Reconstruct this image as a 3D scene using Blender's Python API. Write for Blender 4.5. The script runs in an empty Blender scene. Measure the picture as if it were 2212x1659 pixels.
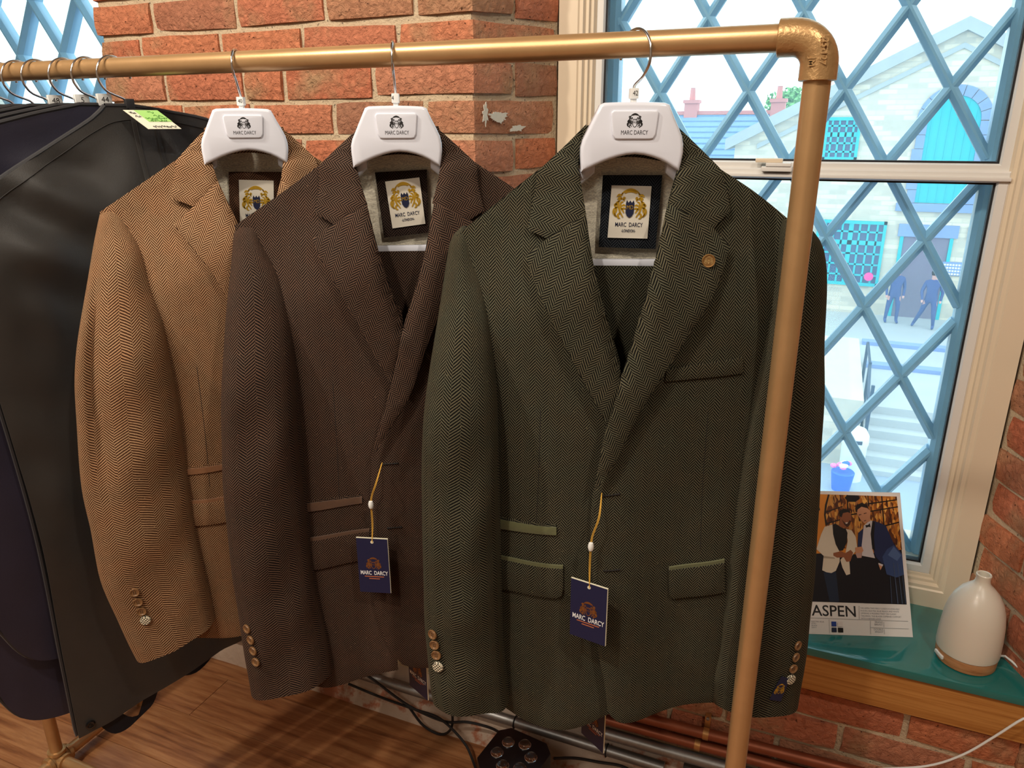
import bpy, bmesh, math, random
from mathutils import Vector, Matrix, noise, geometry, Euler
random.seed(7)
scene = bpy.context.scene
COL = scene.collection
R = math.radians

# ---------------------------------------------------------------- camera
ZC = 1.43
cam_d = bpy.data.cameras.new('camera'); cam = bpy.data.objects.new('camera', cam_d); COL.objects.link(cam)
cam_d.sensor_width = 36.0; cam_d.lens = 1620 / 2212 * 36.0; cam_d.clip_start = 0.02; cam_d.clip_end = 300
PITCH, ROLL, YAW = R(18.98), R(-0.23), R(22.64)
_f = Vector((-math.sin(YAW) * math.cos(PITCH), math.cos(YAW) * math.cos(PITCH), -math.sin(PITCH)))
_r = Vector((math.cos(YAW), math.sin(YAW), 0)); _u = _r.cross(_f)
_r2 = _r * math.cos(ROLL) + _u * math.sin(ROLL); _u2 = -_r * math.sin(ROLL) + _u * math.cos(ROLL)
cam.matrix_world = Matrix(((_r2.x, _u2.x, -_f.x, 0), (_r2.y, _u2.y, -_f.y, 0), (_r2.z, _u2.z, -_f.z, ZC), (0, 0, 0, 1)))
scene.camera = cam

# ---------------------------------------------------------------- sky, lamps, exposure
world = bpy.data.worlds.new('overcast_sky'); scene.world = world; world.use_nodes = True
bg = world.node_tree.nodes['Background']; bg.inputs[0].default_value = (0.78, 0.93, 1.0, 1); bg.inputs[1].default_value = 3.1
vs = scene.view_settings
vs.view_transform = 'Standard'; vs.look = 'None'; vs.gamma = 1.0; vs.use_curve_mapping = False; vs.exposure = 0.0
scene.display_settings.display_device = 'sRGB'
cy = scene.cycles
cy.max_bounces = 6; cy.diffuse_bounces = 3; cy.glossy_bounces = 3; cy.transmission_bounces = 4; cy.transparent_max_bounces = 10; cy.caustics_reflective = False; cy.caustics_refractive = False

def spot(name, loc, target, power, angle, blend, size, color):
    d = bpy.data.lights.new(name, 'SPOT'); d.energy = power; d.spot_size = R(angle); d.spot_blend = blend
    d.shadow_soft_size = size; d.color = color
    o = bpy.data.objects.new(name, d); COL.objects.link(o); o.location = loc
    o.rotation_euler = (Vector(target) - Vector(loc)).to_track_quat('-Z', 'Y').to_euler()
def area(name, loc, target, power, sx, sy, color):
    d = bpy.data.lights.new(name, 'AREA'); d.energy = power; d.shape = 'RECTANGLE'; d.size = sx; d.size_y = sy; d.color = color
    o = bpy.data.objects.new(name, d); COL.objects.link(o); o.location = loc
    o.rotation_euler = (Vector(target) - Vector(loc)).to_track_quat('-Z', 'Y').to_euler()
WARM = (1.0, 0.89, 0.75)
spot('track_spot_lamp', (-1.6, -0.35, 2.80), (-1.0, 0.85, 0.9), 95, 100, 0.5, 0.04, WARM)
spot('track_spot_lamp.001', (-0.5, -0.45, 2.80), (-0.45, 1.0, 1.1), 60, 100, 0.6, 0.04, WARM)
spot('track_spot_lamp.002', (0.85, -0.2, 2.80), (0.25, 1.2, 0.6), 55, 95, 0.6, 0.04, WARM)
spot('added_wall_wash', (-1.15, -0.1, 2.80), (-1.05, 1.36, 1.55), 55, 60, 0.7, 0.04, WARM)  # extra spot added to brighten the brick wall
area('added_overhead_fill', (-1.0, -1.6, 2.86), (-1.0, -1.6, 0), 38, 1.2, 1.2, (1.0, 0.90, 0.78))  # unseen area light added as soft fill from the camera side

# ---------------------------------------------------------------- helpers
def tag(o, label=None, cat=None, group=None, kind=None):
    if label: o['label'] = label
    if cat: o['category'] = cat
    if group: o['group'] = group
    if kind: o['kind'] = kind
    return o
def empty(name, loc=(0, 0, 0), rz=0, label=None, cat=None, group=None, kind=None):
    o = bpy.data.objects.new(name, None); o.empty_display_size = 0.05; COL.objects.link(o)
    o.location = loc; o.rotation_euler = (0, 0, rz)
    return tag(o, label, cat, group, kind)
def link(name, me, parent=None, loc=None, rot=None, scale=None):
    o = bpy.data.objects.new(name, me); COL.objects.link(o)
    if parent: o.parent = parent
    if loc is not None: o.location = loc
    if rot is not None: o.rotation_euler = rot
    if scale is not None: o.scale = scale
    return o
def mk(name, V, F, mat, parent=None, smooth=True, angle=40, uv=None, loc=None, rot=None, mids=None):
    me = bpy.data.meshes.new(name); me.from_pydata([tuple(v) for v in V], [], F)
    for m in (mat if isinstance(mat, (list, tuple)) else [mat]): me.materials.append(m)
    if mids: me.polygons.foreach_set('material_index', mids)
    if uv:
        l = me.uv_layers.new(name='UVMap')
        for lp in me.loops: l.data[lp.index].uv = uv[lp.vertex_index]
    me.polygons.foreach_set('use_smooth', [smooth] * len(me.polygons))
    me.update()
    if smooth: me.set_sharp_from_angle(angle=R(angle))
    return link(name, me, parent, loc, rot)
class MB:
    """collects shapes into one mesh"""
    def __init__(s): s.V = []; s.F = []; s.M = []
    def add(s, V, F, m=0):
        n = len(s.V); s.V += [Vector(v) for v in V]; s.F += [[i + n for i in f] for f in F]; s.M += [m] * len(F); return s
    def box(s, a, b, m=0):
        (x0, y0, z0), (x1, y1, z1) = a, b
        return s.add([(x0,y0,z0),(x1,y0,z0),(x1,y1,z0),(x0,y1,z0),(x0,y0,z1),(x1,y0,z1),(x1,y1,z1),(x0,y1,z1)],
              [[0,3,2,1],[4,5,6,7],[0,1,5,4],[1,2,6,5],[2,3,7,6],[3,0,4,7]], m)
    def tube(s, pts, r, seg=12, cap=True, m=0):
        V, F = tube(pts, r, seg, cap); return s.add(V, F, m)
    def build(s, name, mat, parent=None, smooth=True, angle=40, loc=None, rot=None, bevel=0):
        if bevel:
            bm = bmesh.new(); vs_ = [bm.verts.new(v) for v in s.V]
            for f, mi in zip(s.F, s.M):
                try: bm.faces.new([vs_[i] for i in f]).material_index = mi
                except ValueError: pass
            bmesh.ops.bevel(bm, geom=bm.edges[:], offset=bevel, segments=2, affect='EDGES', profile=0.6)
            me = bpy.data.meshes.new(name); bm.to_mesh(me); bm.free()
            for mt in (mat if isinstance(mat, (list, tuple)) else [mat]): me.materials.append(mt)
            me.polygons.foreach_set('use_smooth', [True] * len(me.polygons)); me.set_sharp_from_angle(angle=R(35))
            return link(name, me, parent, loc, rot)
        return mk(name, s.V, s.F, mat, parent, smooth, angle, None, loc, rot, s.M)
def tube(pts, r, seg=12, cap=True):
    P = [Vector(p) for p in pts]; n = len(P); V = []; F = []
    rr = r if isinstance(r, (list, tuple)) else [r] * n
    T = [(P[min(i + 1, n - 1)] - P[max(i - 1, 0)]).normalized() for i in range(n)]
    a = Vector((0, 0, 1)) if abs(T[0].z) < 0.9 else Vector((1, 0, 0))
    N = (a - T[0] * a.dot(T[0])).normalized()
    for i in range(n):
        N = (N - T[i] * N.dot(T[i])).normalized(); Bn = T[i].cross(N)
        for k in range(seg):
            t = 2 * math.pi * k / seg; V.append(P[i] + (N * math.cos(t) + Bn * math.sin(t)) * rr[i])
    for i in range(n - 1):
        for k in range(seg):
            F.append([i * seg + k, i * seg + (k + 1) % seg, (i + 1) * seg + (k + 1) % seg, (i + 1) * seg + k])
    if cap: F.append(list(range(seg))[::-1]); F.append([(n - 1) * seg + k for k in range(seg)])
    return V, F
def lathe(prof, seg=32, axis='z'):
    V = []; F = []; n = len(prof)
    for (r, h) in prof:
        for k in range(seg):
            t = 2 * math.pi * k / seg
            V.append((r * math.cos(t), r * math.sin(t), h) if axis == 'z' else (r * math.cos(t), h, r * math.sin(t)))
    for i in range(n - 1):
        for k in range(seg):
            q = [i * seg + k, i * seg + (k + 1) % seg, (i + 1) * seg + (k + 1) % seg, (i + 1) * seg + k]
            F.append(q if axis == 'z' else q[::-1])
    F.append(list(range(seg))[::-1]); F.append([(n - 1) * seg + k for k in range(seg)])
    return V, F
def cr(pts, step=0.006, closed=False):
    """Catmull-Rom through points (2D or 3D tuples)"""
    P = [Vector(p) for p in pts]; n = len(P); out = []
    if n == 2:
        k = max(1, int((P[1] - P[0]).length / step)); return [P[0].lerp(P[1], i / k) for i in range(k + 1)]
    for i in range(n - 1):
        p0 = P[i - 1] if i > 0 else P[0] * 2 - P[1]; p1, p2 = P[i], P[i + 1]
        p3 = P[i + 2] if i + 2 < n else P[-1] * 2 - P[-2]
        k = max(1, int((p2 - p1).length / step))
        for j in range(k):
            t = j / k
            out.append(0.5 * ((2 * p1) + (p2 - p0) * t + (2 * p0 - 5 * p1 + 4 * p2 - p3) * t * t + (3 * p1 - p0 - 3 * p2 + p3) * t ** 3))
    out.append(P[-1]); return out
def bez(pts, step=0.01): return cr([tuple(p) for p in pts], step)
def extrude_poly(pts, y0, y1):
    """polygon in x,z -> prism between y0 (front) and y1"""
    n = len(pts); V = [(p[0], y0, p[1]) for p in pts] + [(p[0], y1, p[1]) for p in pts]
    F = [list(range(n)), [n + i for i in range(n)][::-1]] + [[(i + 1) % n, i, n + i, n + (i + 1) % n] for i in range(n)]
    return V, F
def fan(pts):
    v = [Vector((p[0], p[1])) for p in pts]
    return [list(t) for t in geometry.tessellate_polygon([[Vector((p.x, p.y, 0)) for p in v]])]
_tm = {}
def text_mesh(s, size, mat, ext=0.0, xs=1.0, align='CENTER', bold=0.0):
    key = (s, size, mat.name, ext, xs, align, bold)
    if key in _tm: return _tm[key]
    c = bpy.data.curves.new('t', 'FONT'); c.body = s; c.size = size; c.align_x = align; c.align_y = 'CENTER'; c.extrude = ext; c.offset = bold; c.resolution_u = 3
    o = bpy.data.objects.new('t', c); COL.objects.link(o)
    dg = bpy.context.evaluated_depsgraph_get(); dg.update()
    me = bpy.data.meshes.new_from_object(o.evaluated_get(dg)); bpy.data.objects.remove(o); bpy.data.curves.remove(c)
    me.name = 'lettering'
    for v in me.vertices: v.co.x *= xs
    me.materials.clear(); me.materials.append(mat); _tm[key] = me
    return me
FACE = (R(90), 0, 0)      # flat x,y -> x,z facing -y
def ss(t): t = min(1, max(0, t)); return t * t * (3 - 2 * t)

# ---------------------------------------------------------------- materials
class NT:
    def __init__(s, name):
        s.m = bpy.data.materials.new(name); s.m.use_nodes = True; s.t = s.m.node_tree; s.n = s.t.nodes
        s.b = s.n['Principled BSDF']; s.out = s.n['Material Output']
    def new(s, typ, ins=None, **kw):
        n = s.n.new(typ)
        for k, v in kw.items(): setattr(n, k, v)
        for k, v in (ins or {}).items():
            if isinstance(v, bpy.types.NodeSocket): s.t.links.new(v, n.inputs[k])
            else: n.inputs[k].default_value = v
        return n
    def link(s, a, b): s.t.links.new(a, b)
    def math(s, op, a, b=0.0, c=0.0): return s.new('ShaderNodeMath', {0: a, 1: b, 2: c}, operation=op).outputs[0]
    def ramp(s, fac, stops, interp='LINEAR'):
        n = s.new('ShaderNodeValToRGB', {0: fac}); r = n.color_ramp; r.interpolation = interp
        while len(r.elements) < len(stops): r.elements.new(0.5)
        for e, (p, c) in zip(r.elements, stops): e.position = p; e.color = (*c, 1)
        return n.outputs[0]
    def mix(s, fac, a, b, mode='MIX'):
        n = s.new('ShaderNodeMix', data_type='RGBA', blend_type=mode)
        for i, v in ((0, fac), (6, a), (7, b)):
            if isinstance(v, bpy.types.NodeSocket): s.link(v, n.inputs[i])
            else: n.inputs[i].default_value = (*v, 1) if i > 0 and len(v) == 3 else v
        return n.outputs[2]
    def noise(s, vec, scale, detail=4, rough=0.55, dist=0.0):
        d = {'Scale': scale, 'Detail': detail, 'Roughness': rough, 'Distortion': dist}
        if vec is not None: d['Vector'] = vec
        return s.new('ShaderNodeTexNoise', d).outputs['Fac']
    def bump(s, h, strength=0.3, dist=0.002):
        n = s.new('ShaderNodeBump', {'Height': h, 'Strength': strength, 'Distance': dist}); s.link(n.outputs[0], s.b.inputs['Normal']); return n
    def coord(s, which='Object'): return s.new('ShaderNodeTexCoord').outputs[which]
    def set(s, **kw):
        for k, v in kw.items():
            i = s.b.inputs[k.replace('_', ' ')]
            if isinstance(v, bpy.types.NodeSocket): s.link(v, i)
            else: i.default_value = (*v, 1) if isinstance(v, tuple) and len(v) == 3 else v
        return s.m
def plain(name, col, rough=0.5, metal=0.0, var=0.0, scale=60, **kw):
    n = NT(name)
    c = col
    if var: c = n.mix(n.noise(n.coord(), scale), tuple(x * (1 - var) for x in col), tuple(min(1, x * (1 + var)) for x in col))
    return n.set(Base_Color=c, Roughness=rough, Metallic=metal, **kw)
def srgb(r, g, b): return tuple(((x / 255 + 0.055) / 1.055) ** 2.4 if x > 10 else x / 255 / 12.92 for x in (r, g, b))

def herringbone(name, dark, light, fleck, cw=0.0080, pitch=0.0038):
    n = NT(name); uv = n.new('ShaderNodeSeparateXYZ', {0: n.coord('UV')})
    wob = n.new('ShaderNodeTexNoise', {'Vector': n.coord('UV'), 'Scale': 35.0, 'Detail': 2.0})
    u = n.math('ADD', uv.outputs[0], n.math('MULTIPLY', n.math('SUBTRACT', wob.outputs['Fac'], 0.5), 0.0035)); v = uv.outputs[1]
    pp = n.math('PINGPONG', u, cw)
    fl = n.math('FLOOR', n.math('DIVIDE', u, cw))
    ph = n.math('ADD', n.math('DIVIDE', n.math('ADD', v, n.math('MULTIPLY', pp, 1.15)), pitch), n.math('MULTIPLY', fl, 0.5))
    s = n.math('SINE', n.math('MULTIPLY', ph, 6.2832))
    yarn = n.noise(n.coord('UV'), 620.0, 3, 0.7)
    st = n.math('ADD', s, n.math('MULTIPLY', n.math('SUBTRACT', yarn, 0.5), 1.7))
    f = n.new('ShaderNodeMapRange', {0: st, 1: -0.25, 2: 0.5}, interpolation_type='SMOOTHSTEP').outputs[0]
    hue = n.new('ShaderNodeMapRange', {0: n.noise(n.coord('UV'), 28.0, 3, 0.6), 1: 0.38, 2: 0.62}).outputs[0]
    lt = n.mix(hue, tuple(x * k for x, k in zip(light, (1.04, 0.99, 0.95))), tuple(x * k for x, k in zip(light, (0.93, 0.99, 1.0))))
    c = n.mix(f, dark, lt)
    big = n.noise(n.coord('UV'), 60.0, 4, 0.6)
    c = n.mix(n.math('MULTIPLY', big, 0.35), c, tuple(x * 0.55 for x in dark), 'MIX')
    fk = n.new('ShaderNodeMapRange', {0: n.noise(n.coord('UV'), 330.0, 2, 0.8), 1: 0.69, 2: 0.76}).outputs[0]
    c = n.mix(n.math('MULTIPLY', fk, 0.75), c, fleck)
    h = n.math('ADD', n.math('MULTIPLY', s, 0.3), n.math('MULTIPLY', yarn, 1.0))
    n.bump(h, 0.5, 0.0006)
    return n.set(Base_Color=c, Roughness=0.92, Sheen_Weight=0.1, Sheen_Roughness=0.5, Specular_IOR_Level=0.15, Sheen_Tint=light)

M = {}
M['green'] = herringbone('green_tweed', srgb(13, 12, 9), srgb(102, 97, 78), srgb(160, 150, 112))
M['brown'] = herringbone('brown_tweed', srgb(20, 13, 11), srgb(106, 82, 68), srgb(170, 140, 116))
M['tan'] = herringbone('tan_tweed', srgb(66, 40, 23), srgb(190, 149, 112), srgb(220, 188, 148))
M['green_trim'] = plain('moss_velvet', srgb(92, 93, 58), 0.85, var=0.2, scale=400, Sheen_Weight=0.3)
M['brown_trim'] = plain('brown_velvet', srgb(88, 60, 40), 0.85, var=0.2, scale=400, Sheen_Weight=0.3)
M['tan_trim'] = plain('caramel_velvet', srgb(134, 90, 56), 0.85, var=0.2, scale=400, Sheen_Weight=0.3)
n = NT('patch_tweed_green'); 
M['green_patch'] = herringbone('charcoal_tweed', srgb(10, 13, 20), srgb(62, 66, 72), srgb(90, 95, 100))
M['brown_patch'] = herringbone('dark_brown_tweed', srgb(18, 13, 12), srgb(80, 62, 54), srgb(110, 95, 88))
M['tan_patch'] = herringbone('chestnut_tweed', srgb(40, 24, 17), srgb(120, 84, 62), srgb(150, 120, 95))
# satin lining with woven paisley curls
n = NT('paisley_satin'); co = n.coord()
wv = n.new('ShaderNodeTexWave', {'Vector': co, 'Scale': 85.0, 'Distortion': 16.0, 'Detail': 2.0, 'Detail Scale': 1.6}, wave_type='RINGS').outputs['Fac']
pf = n.new('ShaderNodeMapRange', {0: wv, 1: 0.45, 2: 0.62}).outputs[0]
n.bump(n.noise(co, 45, 3), 0.5, 0.006)
M['lining'] = n.set(Base_Color=n.mix(pf, srgb(240, 232, 210), srgb(214, 206, 188)), Roughness=n.math('ADD', n.math('MULTIPLY', pf, 0.25), 0.28), Sheen_Weight=0.2)
M['hanger'] = plain('white_gloss_plastic', srgb(228, 231, 242), 0.22, Coat_Weight=0.3)
M['chrome'] = plain('chrome_wire', (0.75, 0.75, 0.76), 0.16, 1.0)
M['black_ink'] = plain('black_print', srgb(22, 20, 22), 0.6)
M['white_tag'] = plain('white_size_marker', srgb(236, 236, 232), 0.45)
n = NT('gold_painted_steel'); co = n.coord()
n.bump(n.noise(co, 420, 3), 0.06, 0.001)
M['gold'] = n.set(Base_Color=n.mix(n.noise(co, 30), srgb(186, 146, 100), srgb(206, 166, 118)), Metallic=0.55, Roughness=0.34)
n = NT('gold_cast_fitting'); co = n.coord()
n.bump(n.noise(co, 300, 3, 0.55), 0.35, 0.0016)
M['gold_cast'] = n.set(Base_Color=n.mix(n.noise(co, 60), srgb(178, 138, 92), srgb(208, 168, 116)), Metallic=0.55, Roughness=0.34)
M['silver'] = plain('galvanised_steel', srgb(150, 148, 146), 0.42, 0.8, var=0.2, scale=90)
M['copper'] = plain('old_copper_pipe', srgb(150, 84, 58), 0.4, 0.55, var=0.25, scale=40)
M['brass'] = plain('brass_clip', srgb(190, 140, 88), 0.35, 0.7)
# bag fabrics
def bagmat(name, a, b, rough):
    n = NT(name); co = n.coord()
    wv = n.new('ShaderNodeTexChecker', {'Vector': co, 'Scale': 900.0}).outputs['Fac']
    n.bump(n.math('ADD', n.math('MULTIPLY', wv, 0.35), n.noise(co, 500, 2)), 0.25, 0.0006)
    return n.set(Base_Color=n.mix(n.noise(co, 14, 3), a, b), Roughness=rough, Specular_IOR_Level=0.5, Sheen_Weight=0.12)
M['bag_black'] = bagmat('black_nonwoven', srgb(30, 28, 26), srgb(46, 42, 38), 0.5)
M['bag_navy'] = bagmat('navy_nonwoven', srgb(24, 22, 40), srgb(34, 31, 52), 0.5)
M['bag_trim'] = bagmat('black_binding', srgb(20, 19, 22), srgb(30, 28, 32), 0.55)
M['webbing'] = plain('black_webbing', srgb(12, 13, 26), 0.75, var=0.2, scale=300)
# bricks: colour drawn per brick
n = NT('reclaimed_brick'); co = n.coord(); rnd = n.new('ShaderNodeObjectInfo').outputs['Random']
off = n.new('ShaderNodeVectorMath', {0: co, 1: n.new('ShaderNodeCombineXYZ', {0: n.math('MULTIPLY', rnd, 37.0), 1: n.math('MULTIPLY', rnd, 91.0), 2: n.math('MULTIPLY', rnd, 17.0)}).outputs[0]}, operation='ADD').outputs[0]
base = n.ramp(rnd, [(0.0, srgb(230, 142, 98)), (0.22, srgb(236, 154, 114)), (0.42, srgb(218, 124, 90)), (0.6, srgb(234, 160, 126)), (0.74, srgb(200, 156, 120)), (0.88, srgb(178, 130, 106)), (1.0, srgb(234, 154, 116))])
c = n.mix(n.math('MULTIPLY', n.noise(off, 22, 5, 0.6), 0.7), base, srgb(178, 108, 80))
c = n.mix(n.new('ShaderNodeMapRange', {0: n.noise(off, 9, 4), 1: 0.52, 2: 0.72}).outputs[0], c, srgb(190, 150, 114))
pit = n.new('ShaderNodeMapRange', {0: n.noise(off, 130, 3, 0.6), 1: 0.34, 2: 0.26}).outputs[0]
c = n.mix(n.math('MULTIPLY', pit, 0.8), c, srgb(86, 50, 38))
h = n.math('ADD', n.math('MULTIPLY', n.noise(off, 75, 6, 0.65, 0.6), 1.0), n.math('MULTIPLY', pit, -0.35))
n.bump(h, 1.0, 0.013)
M['brick'] = n.set(Base_Color=c, Roughness=0.95, Specular_IOR_Level=0.15)
n = NT('lime_mortar'); co = n.coord()
c = n.mix(n.noise(co, 20, 5), srgb(190, 166, 136), srgb(220, 200, 168)); c = n.mix(n.new('ShaderNodeMapRange', {0: n.noise(co, 160, 3), 1: 0.62, 2: 0.7}).outputs[0], c, srgb(110, 98, 84))
n.bump(n.noise(co, 120, 5, 0.65), 0.9, 0.006)
M['mortar'] = n.set(Base_Color=c, Roughness=0.97)
n = NT('old_plaster'); co = n.coord()
c = n.mix(n.noise(co, 6, 5), srgb(178, 152, 132), srgb(206, 186, 168)); c = n.mix(n.new('ShaderNodeMapRange', {0: n.noise(co, 11, 5, 0.65), 1: 0.55, 2: 0.62}).outputs[0], c, srgb(172, 110, 82))
n.bump(n.noise(co, 50, 5), 0.7, 0.006)
M['plaster'] = n.set(Base_Color=c, Roughness=0.95)
M['paint_remnant'] = plain('old_white_paint', srgb(214, 208, 192), 0.8, var=0.08, scale=120)
# wood
def wood(name, a, b, dk, scale=(2.0, 26.0, 26.0), rough=0.42, knots=True, obj=True):
    n = NT(name); rnd = n.new('ShaderNodeObjectInfo').outputs['Random']
    mp = n.new('ShaderNodeMapping', {'Vector': n.coord(), 'Scale': scale, 'Location': n.new('ShaderNodeCombineXYZ', {0: n.math('MULTIPLY', rnd, 50.0), 1: n.math('MULTIPLY', rnd, 23.0), 2: n.math('MULTIPLY', rnd, 31.0)}).outputs[0]}).outputs[0]
    g = n.noise(mp, 2.2, 6, 0.62, 0.25); g2 = n.noise(mp, 9.0, 4, 0.6, 0.4)
    c = n.ramp(g, [(0.28, dk), (0.45, a), (0.62, b), (0.8, a)])
    c = n.mix(n.math('MULTIPLY', g2, 0.45), c, dk)
    c = n.mix(n.math('MULTIPLY', rnd, 0.22), c, a, 'MULTIPLY')
    n.bump(g2, 0.15, 0.001)
    return n.set(Base_Color=c, Roughness=rough)
M['floor'] = wood('oak_laminate', srgb(168, 112, 70), srgb(198, 144, 96), srgb(112, 66, 38))
M['sill_wood'] = wood('pine_board', srgb(190, 128, 62), srgb(212, 152, 82), srgb(150, 92, 42), (1.5, 30, 60), 0.5)
M['diffuser_wood'] = wood('pale_wood_base', srgb(196, 140, 92), srgb(214, 164, 116), srgb(160, 104, 62), (9, 9, 60), 0.45)
M['teal_sill'] = plain('teal_gloss_paint', srgb(36, 118, 114), 0.10, var=0.1, scale=8, Coat_Weight=0.4)
M['teal'] = plain('teal_window_paint', srgb(132, 172, 200), 0.25, var=0.12, scale=25)
n = NT('cream_gloss_paint'); n.bump(n.noise(n.coord(), 60, 3), 0.08, 0.002)
M['cream'] = n.set(Base_Color=srgb(226, 208, 182), Roughness=0.35)
M['sash'] = plain('white_aluminium', srgb(224, 220, 214), 0.3)
M['gasket'] = plain('black_gasket', srgb(18, 18, 22), 0.6)
def glassmat(name, haze, hazecol, tint, drops):
    n = NT(name); co = n.coord()
    tr = n.new('ShaderNodeBsdfTransparent', {0: (*tint, 1)}); tl = n.new('ShaderNodeBsdfTranslucent', {0: (*hazecol, 1)}); gl = n.new('ShaderNodeBsdfGlossy', {0: (1, 1, 1, 1), 'Roughness': 0.0})
    f = haze
    if drops:
        v = n.new('ShaderNodeTexVoronoi', {'Vector': co, 'Scale': 50.0, 'Randomness': 1.0})
        d = n.new('ShaderNodeMapRange', {0: v.outputs['Distance'], 1: 0.30, 2: 0.2}).outputs[0]
        area_ = n.new('ShaderNodeMapRange', {0: n.noise(co, 4.0, 3), 1: 0.52, 2: 0.66}).outputs[0]
        sel = n.math('GREATER_THAN', n.new('ShaderNodeSeparateColor', {0: v.outputs['Color']}).outputs[0], 0.93)
        f = n.math('ADD', n.math('MULTIPLY', n.math('MULTIPLY', d, sel), n.math('MULTIPLY', area_, 0.09)), haze)
    m1 = n.new('ShaderNodeMixShader', {0: f, 1: tr.outputs[0], 2: tl.outputs[0]})
    fc = n.new('ShaderNodeLayerWeight', {'Blend': 0.5}).outputs['Facing']
    fr = n.math('ADD', n.math('MULTIPLY', n.math('POWER', fc, 4.0), 0.5), 0.012)
    m2 = n.new('ShaderNodeMixShader', {0: fr, 1: m1.outputs[0], 2: gl.outputs[0]})
    n.link(m2.outputs[0], n.out.inputs[0]); n.n.remove(n.b)
    return n.m
M['glass_sec'] = glassmat('secondary_glass', 0.05, (0.50, 0.80, 1.0), (0.96, 1.0, 1.0), False)
M['glass_wet'] = glassmat('rain_wet_glass', 0.035, (0.72, 0.93, 1.0), (0.97, 1.0, 1.0), False)
M['gold_thread'] = plain('gold_thread', srgb(206, 162, 44), 0.45, 0.35, var=0.25, scale=900)
M['bronze_ink'] = plain('bronze_foil', srgb(134, 82, 42), 0.45, 0.3)
M['navy_thread'] = plain('navy_thread', srgb(20, 27, 62), 0.7)
M['label_white'] = plain('ivory_woven_label', srgb(232, 224, 208), 0.75, var=0.04, scale=700)
M['navy_card'] = plain('navy_card', srgb(18, 24, 62), 0.55)
M['card_edge'] = plain('ivory_card_core', srgb(232, 226, 200), 0.7)
M['white_ink'] = plain('white_print', srgb(240, 240, 240), 0.6)
M['orange_ink'] = plain('copper_print', srgb(186, 104, 66), 0.6)
M['string'] = plain('yellow_cord', srgb(214, 164, 62), 0.7, var=0.2, scale=600)
n = NT('horn_button'); co = n.coord()
M['horn'] = n.set(Base_Color=n.mix(n.noise(co, 160, 3, 0.6), srgb(52, 30, 18), srgb(168, 124, 82)), Roughness=0.22, Coat_Weight=0.4)
M['hole'] = plain('dark_hole', srgb(16, 10, 8), 0.8)
n = NT('checked_cloth_button'); ck = n.new('ShaderNodeTexChecker', {'Vector': n.coord(), 'Scale': 480.0, 'Color1': (*srgb(238, 226, 198), 1), 'Color2': (*srgb(40, 34, 28), 1)})
M['check'] = n.set(Base_Color=ck.outputs[0], Roughness=0.7)
M['dark_thread'] = plain('buttonhole_thread', srgb(20, 15, 12), 0.8)
# ================================================================ SETTING
WY = 1.36                         # inner face of the brick wall
CH, CZ0 = 0.07, 0.011             # brick course height, first bed joint
M['wall_paint'] = plain('pale_wall_paint', srgb(206, 194, 176), 0.8)
M['ceiling_paint'] = plain('ceiling_paint', srgb(216, 208, 196), 0.85)
floor = empty('floor', (0, 0, 0), 0, kind='structure')
MB().box((-3.2, -3.0, -0.12), (2.2, 1.34, -0.02)).build('subfloor', M['plaster'], floor, False)
def plank_mesh(L, w, name):
    m = MB().box((0, 0, -0.014), (L, w, 0)); o = m.build(name, M['floor'], None, bevel=0.0012); me = o.data
    bpy.data.objects.remove(o); return me
_pl = {}
y = 1.25
row = 0
ys = [(1.25, 0.062)] + [(1.25 - 0.1405 * (i + 1), 0.1395) for i in range(29)]
for row, (y0, w) in enumerate(ys):
    x = -3.2 if row == 0 else -3.2 - random.uniform(0, 0.9)
    if row == 1: x = -1.366 - 1.3 * 2
    if row == 2: x = -1.9 - 1.3
    while x < 2.2:
        a, b = max(x, -3.2), min(x + 1.3, 2.2); x += 1.3
        if b - a < 0.05: continue
        L = round(b - a - 0.0012, 3); k = (L, w)
        if k not in _pl: _pl[k] = plank_mesh(L, w, 'floor_plank')
        link('floor_plank', _pl[k], floor, (a, y0, 0))
# shell of the room behind the camera
o = MB().box((-3.3, -3.1, 2.9), (2.3, 1.8, 3.0)).build('ceiling', M['ceiling_paint'], smooth=False); tag(o, kind='structure')
o = MB().box((-3.3, -3.1, -0.1), (-3.2, 1.8, 2.9)).build('wall_left', M['wall_paint'], smooth=False); tag(o, kind='structure')
o = MB().box((2.2, -3.1, -0.1), (2.3, 1.8, 2.9)).build('wall_right', M['wall_paint'], smooth=False); tag(o, kind='structure')
o = MB().box((-3.3, -3.1, -0.1), (2.3, -3.0, 2.9)).build('wall_front', M['wall_paint'], smooth=False); tag(o, kind='structure')

# ---- brick wall: mortar core with bricks set proud of it
wall = empty('wall_back', (0, WY, 0), 0, kind='structure')
WDX = -2.02                       # second window lies this far to the left
C1, C2 = -0.642, -0.548           # left corner of the window splay / casing edge
C3, C4 = 0.446, 0.352             # right corner / casing edge
REC = 0.005
def prism(fp, z0, z1):
    n = len(fp); V = [(p[0], p[1] - WY, z0) for p in fp] + [(p[0], p[1] - WY, z1) for p in fp]
    return V, [list(range(n))[::-1], [n + i for i in range(n)]] + [[i, (i + 1) % n, n + (i + 1) % n, n + i] for i in range(n)]
core = MB()
q = REC
core.add(*prism([(C3 + WDX + q, WY + q), (C1 - q, WY + q), (C2 - q, 1.57), (C2 - q, 1.78), (C4 + WDX + q, 1.78), (C4 + WDX + q, 1.57)], -0.02, 2.9))
core.add(*prism([(C3 + q, WY + q), (2.2, WY + q), (2.2, 1.78), (C4 + q, 1.78), (C4 + q, 1.57)], -0.02, 2.9))
core.add(*prism([(-3.2, WY + q), (C1 + WDX - q, WY + q), (C2 + WDX - q, 1.57), (C2 + WDX - q, 1.78), (-3.2, 1.78)], -0.02, 2.9))
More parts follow.
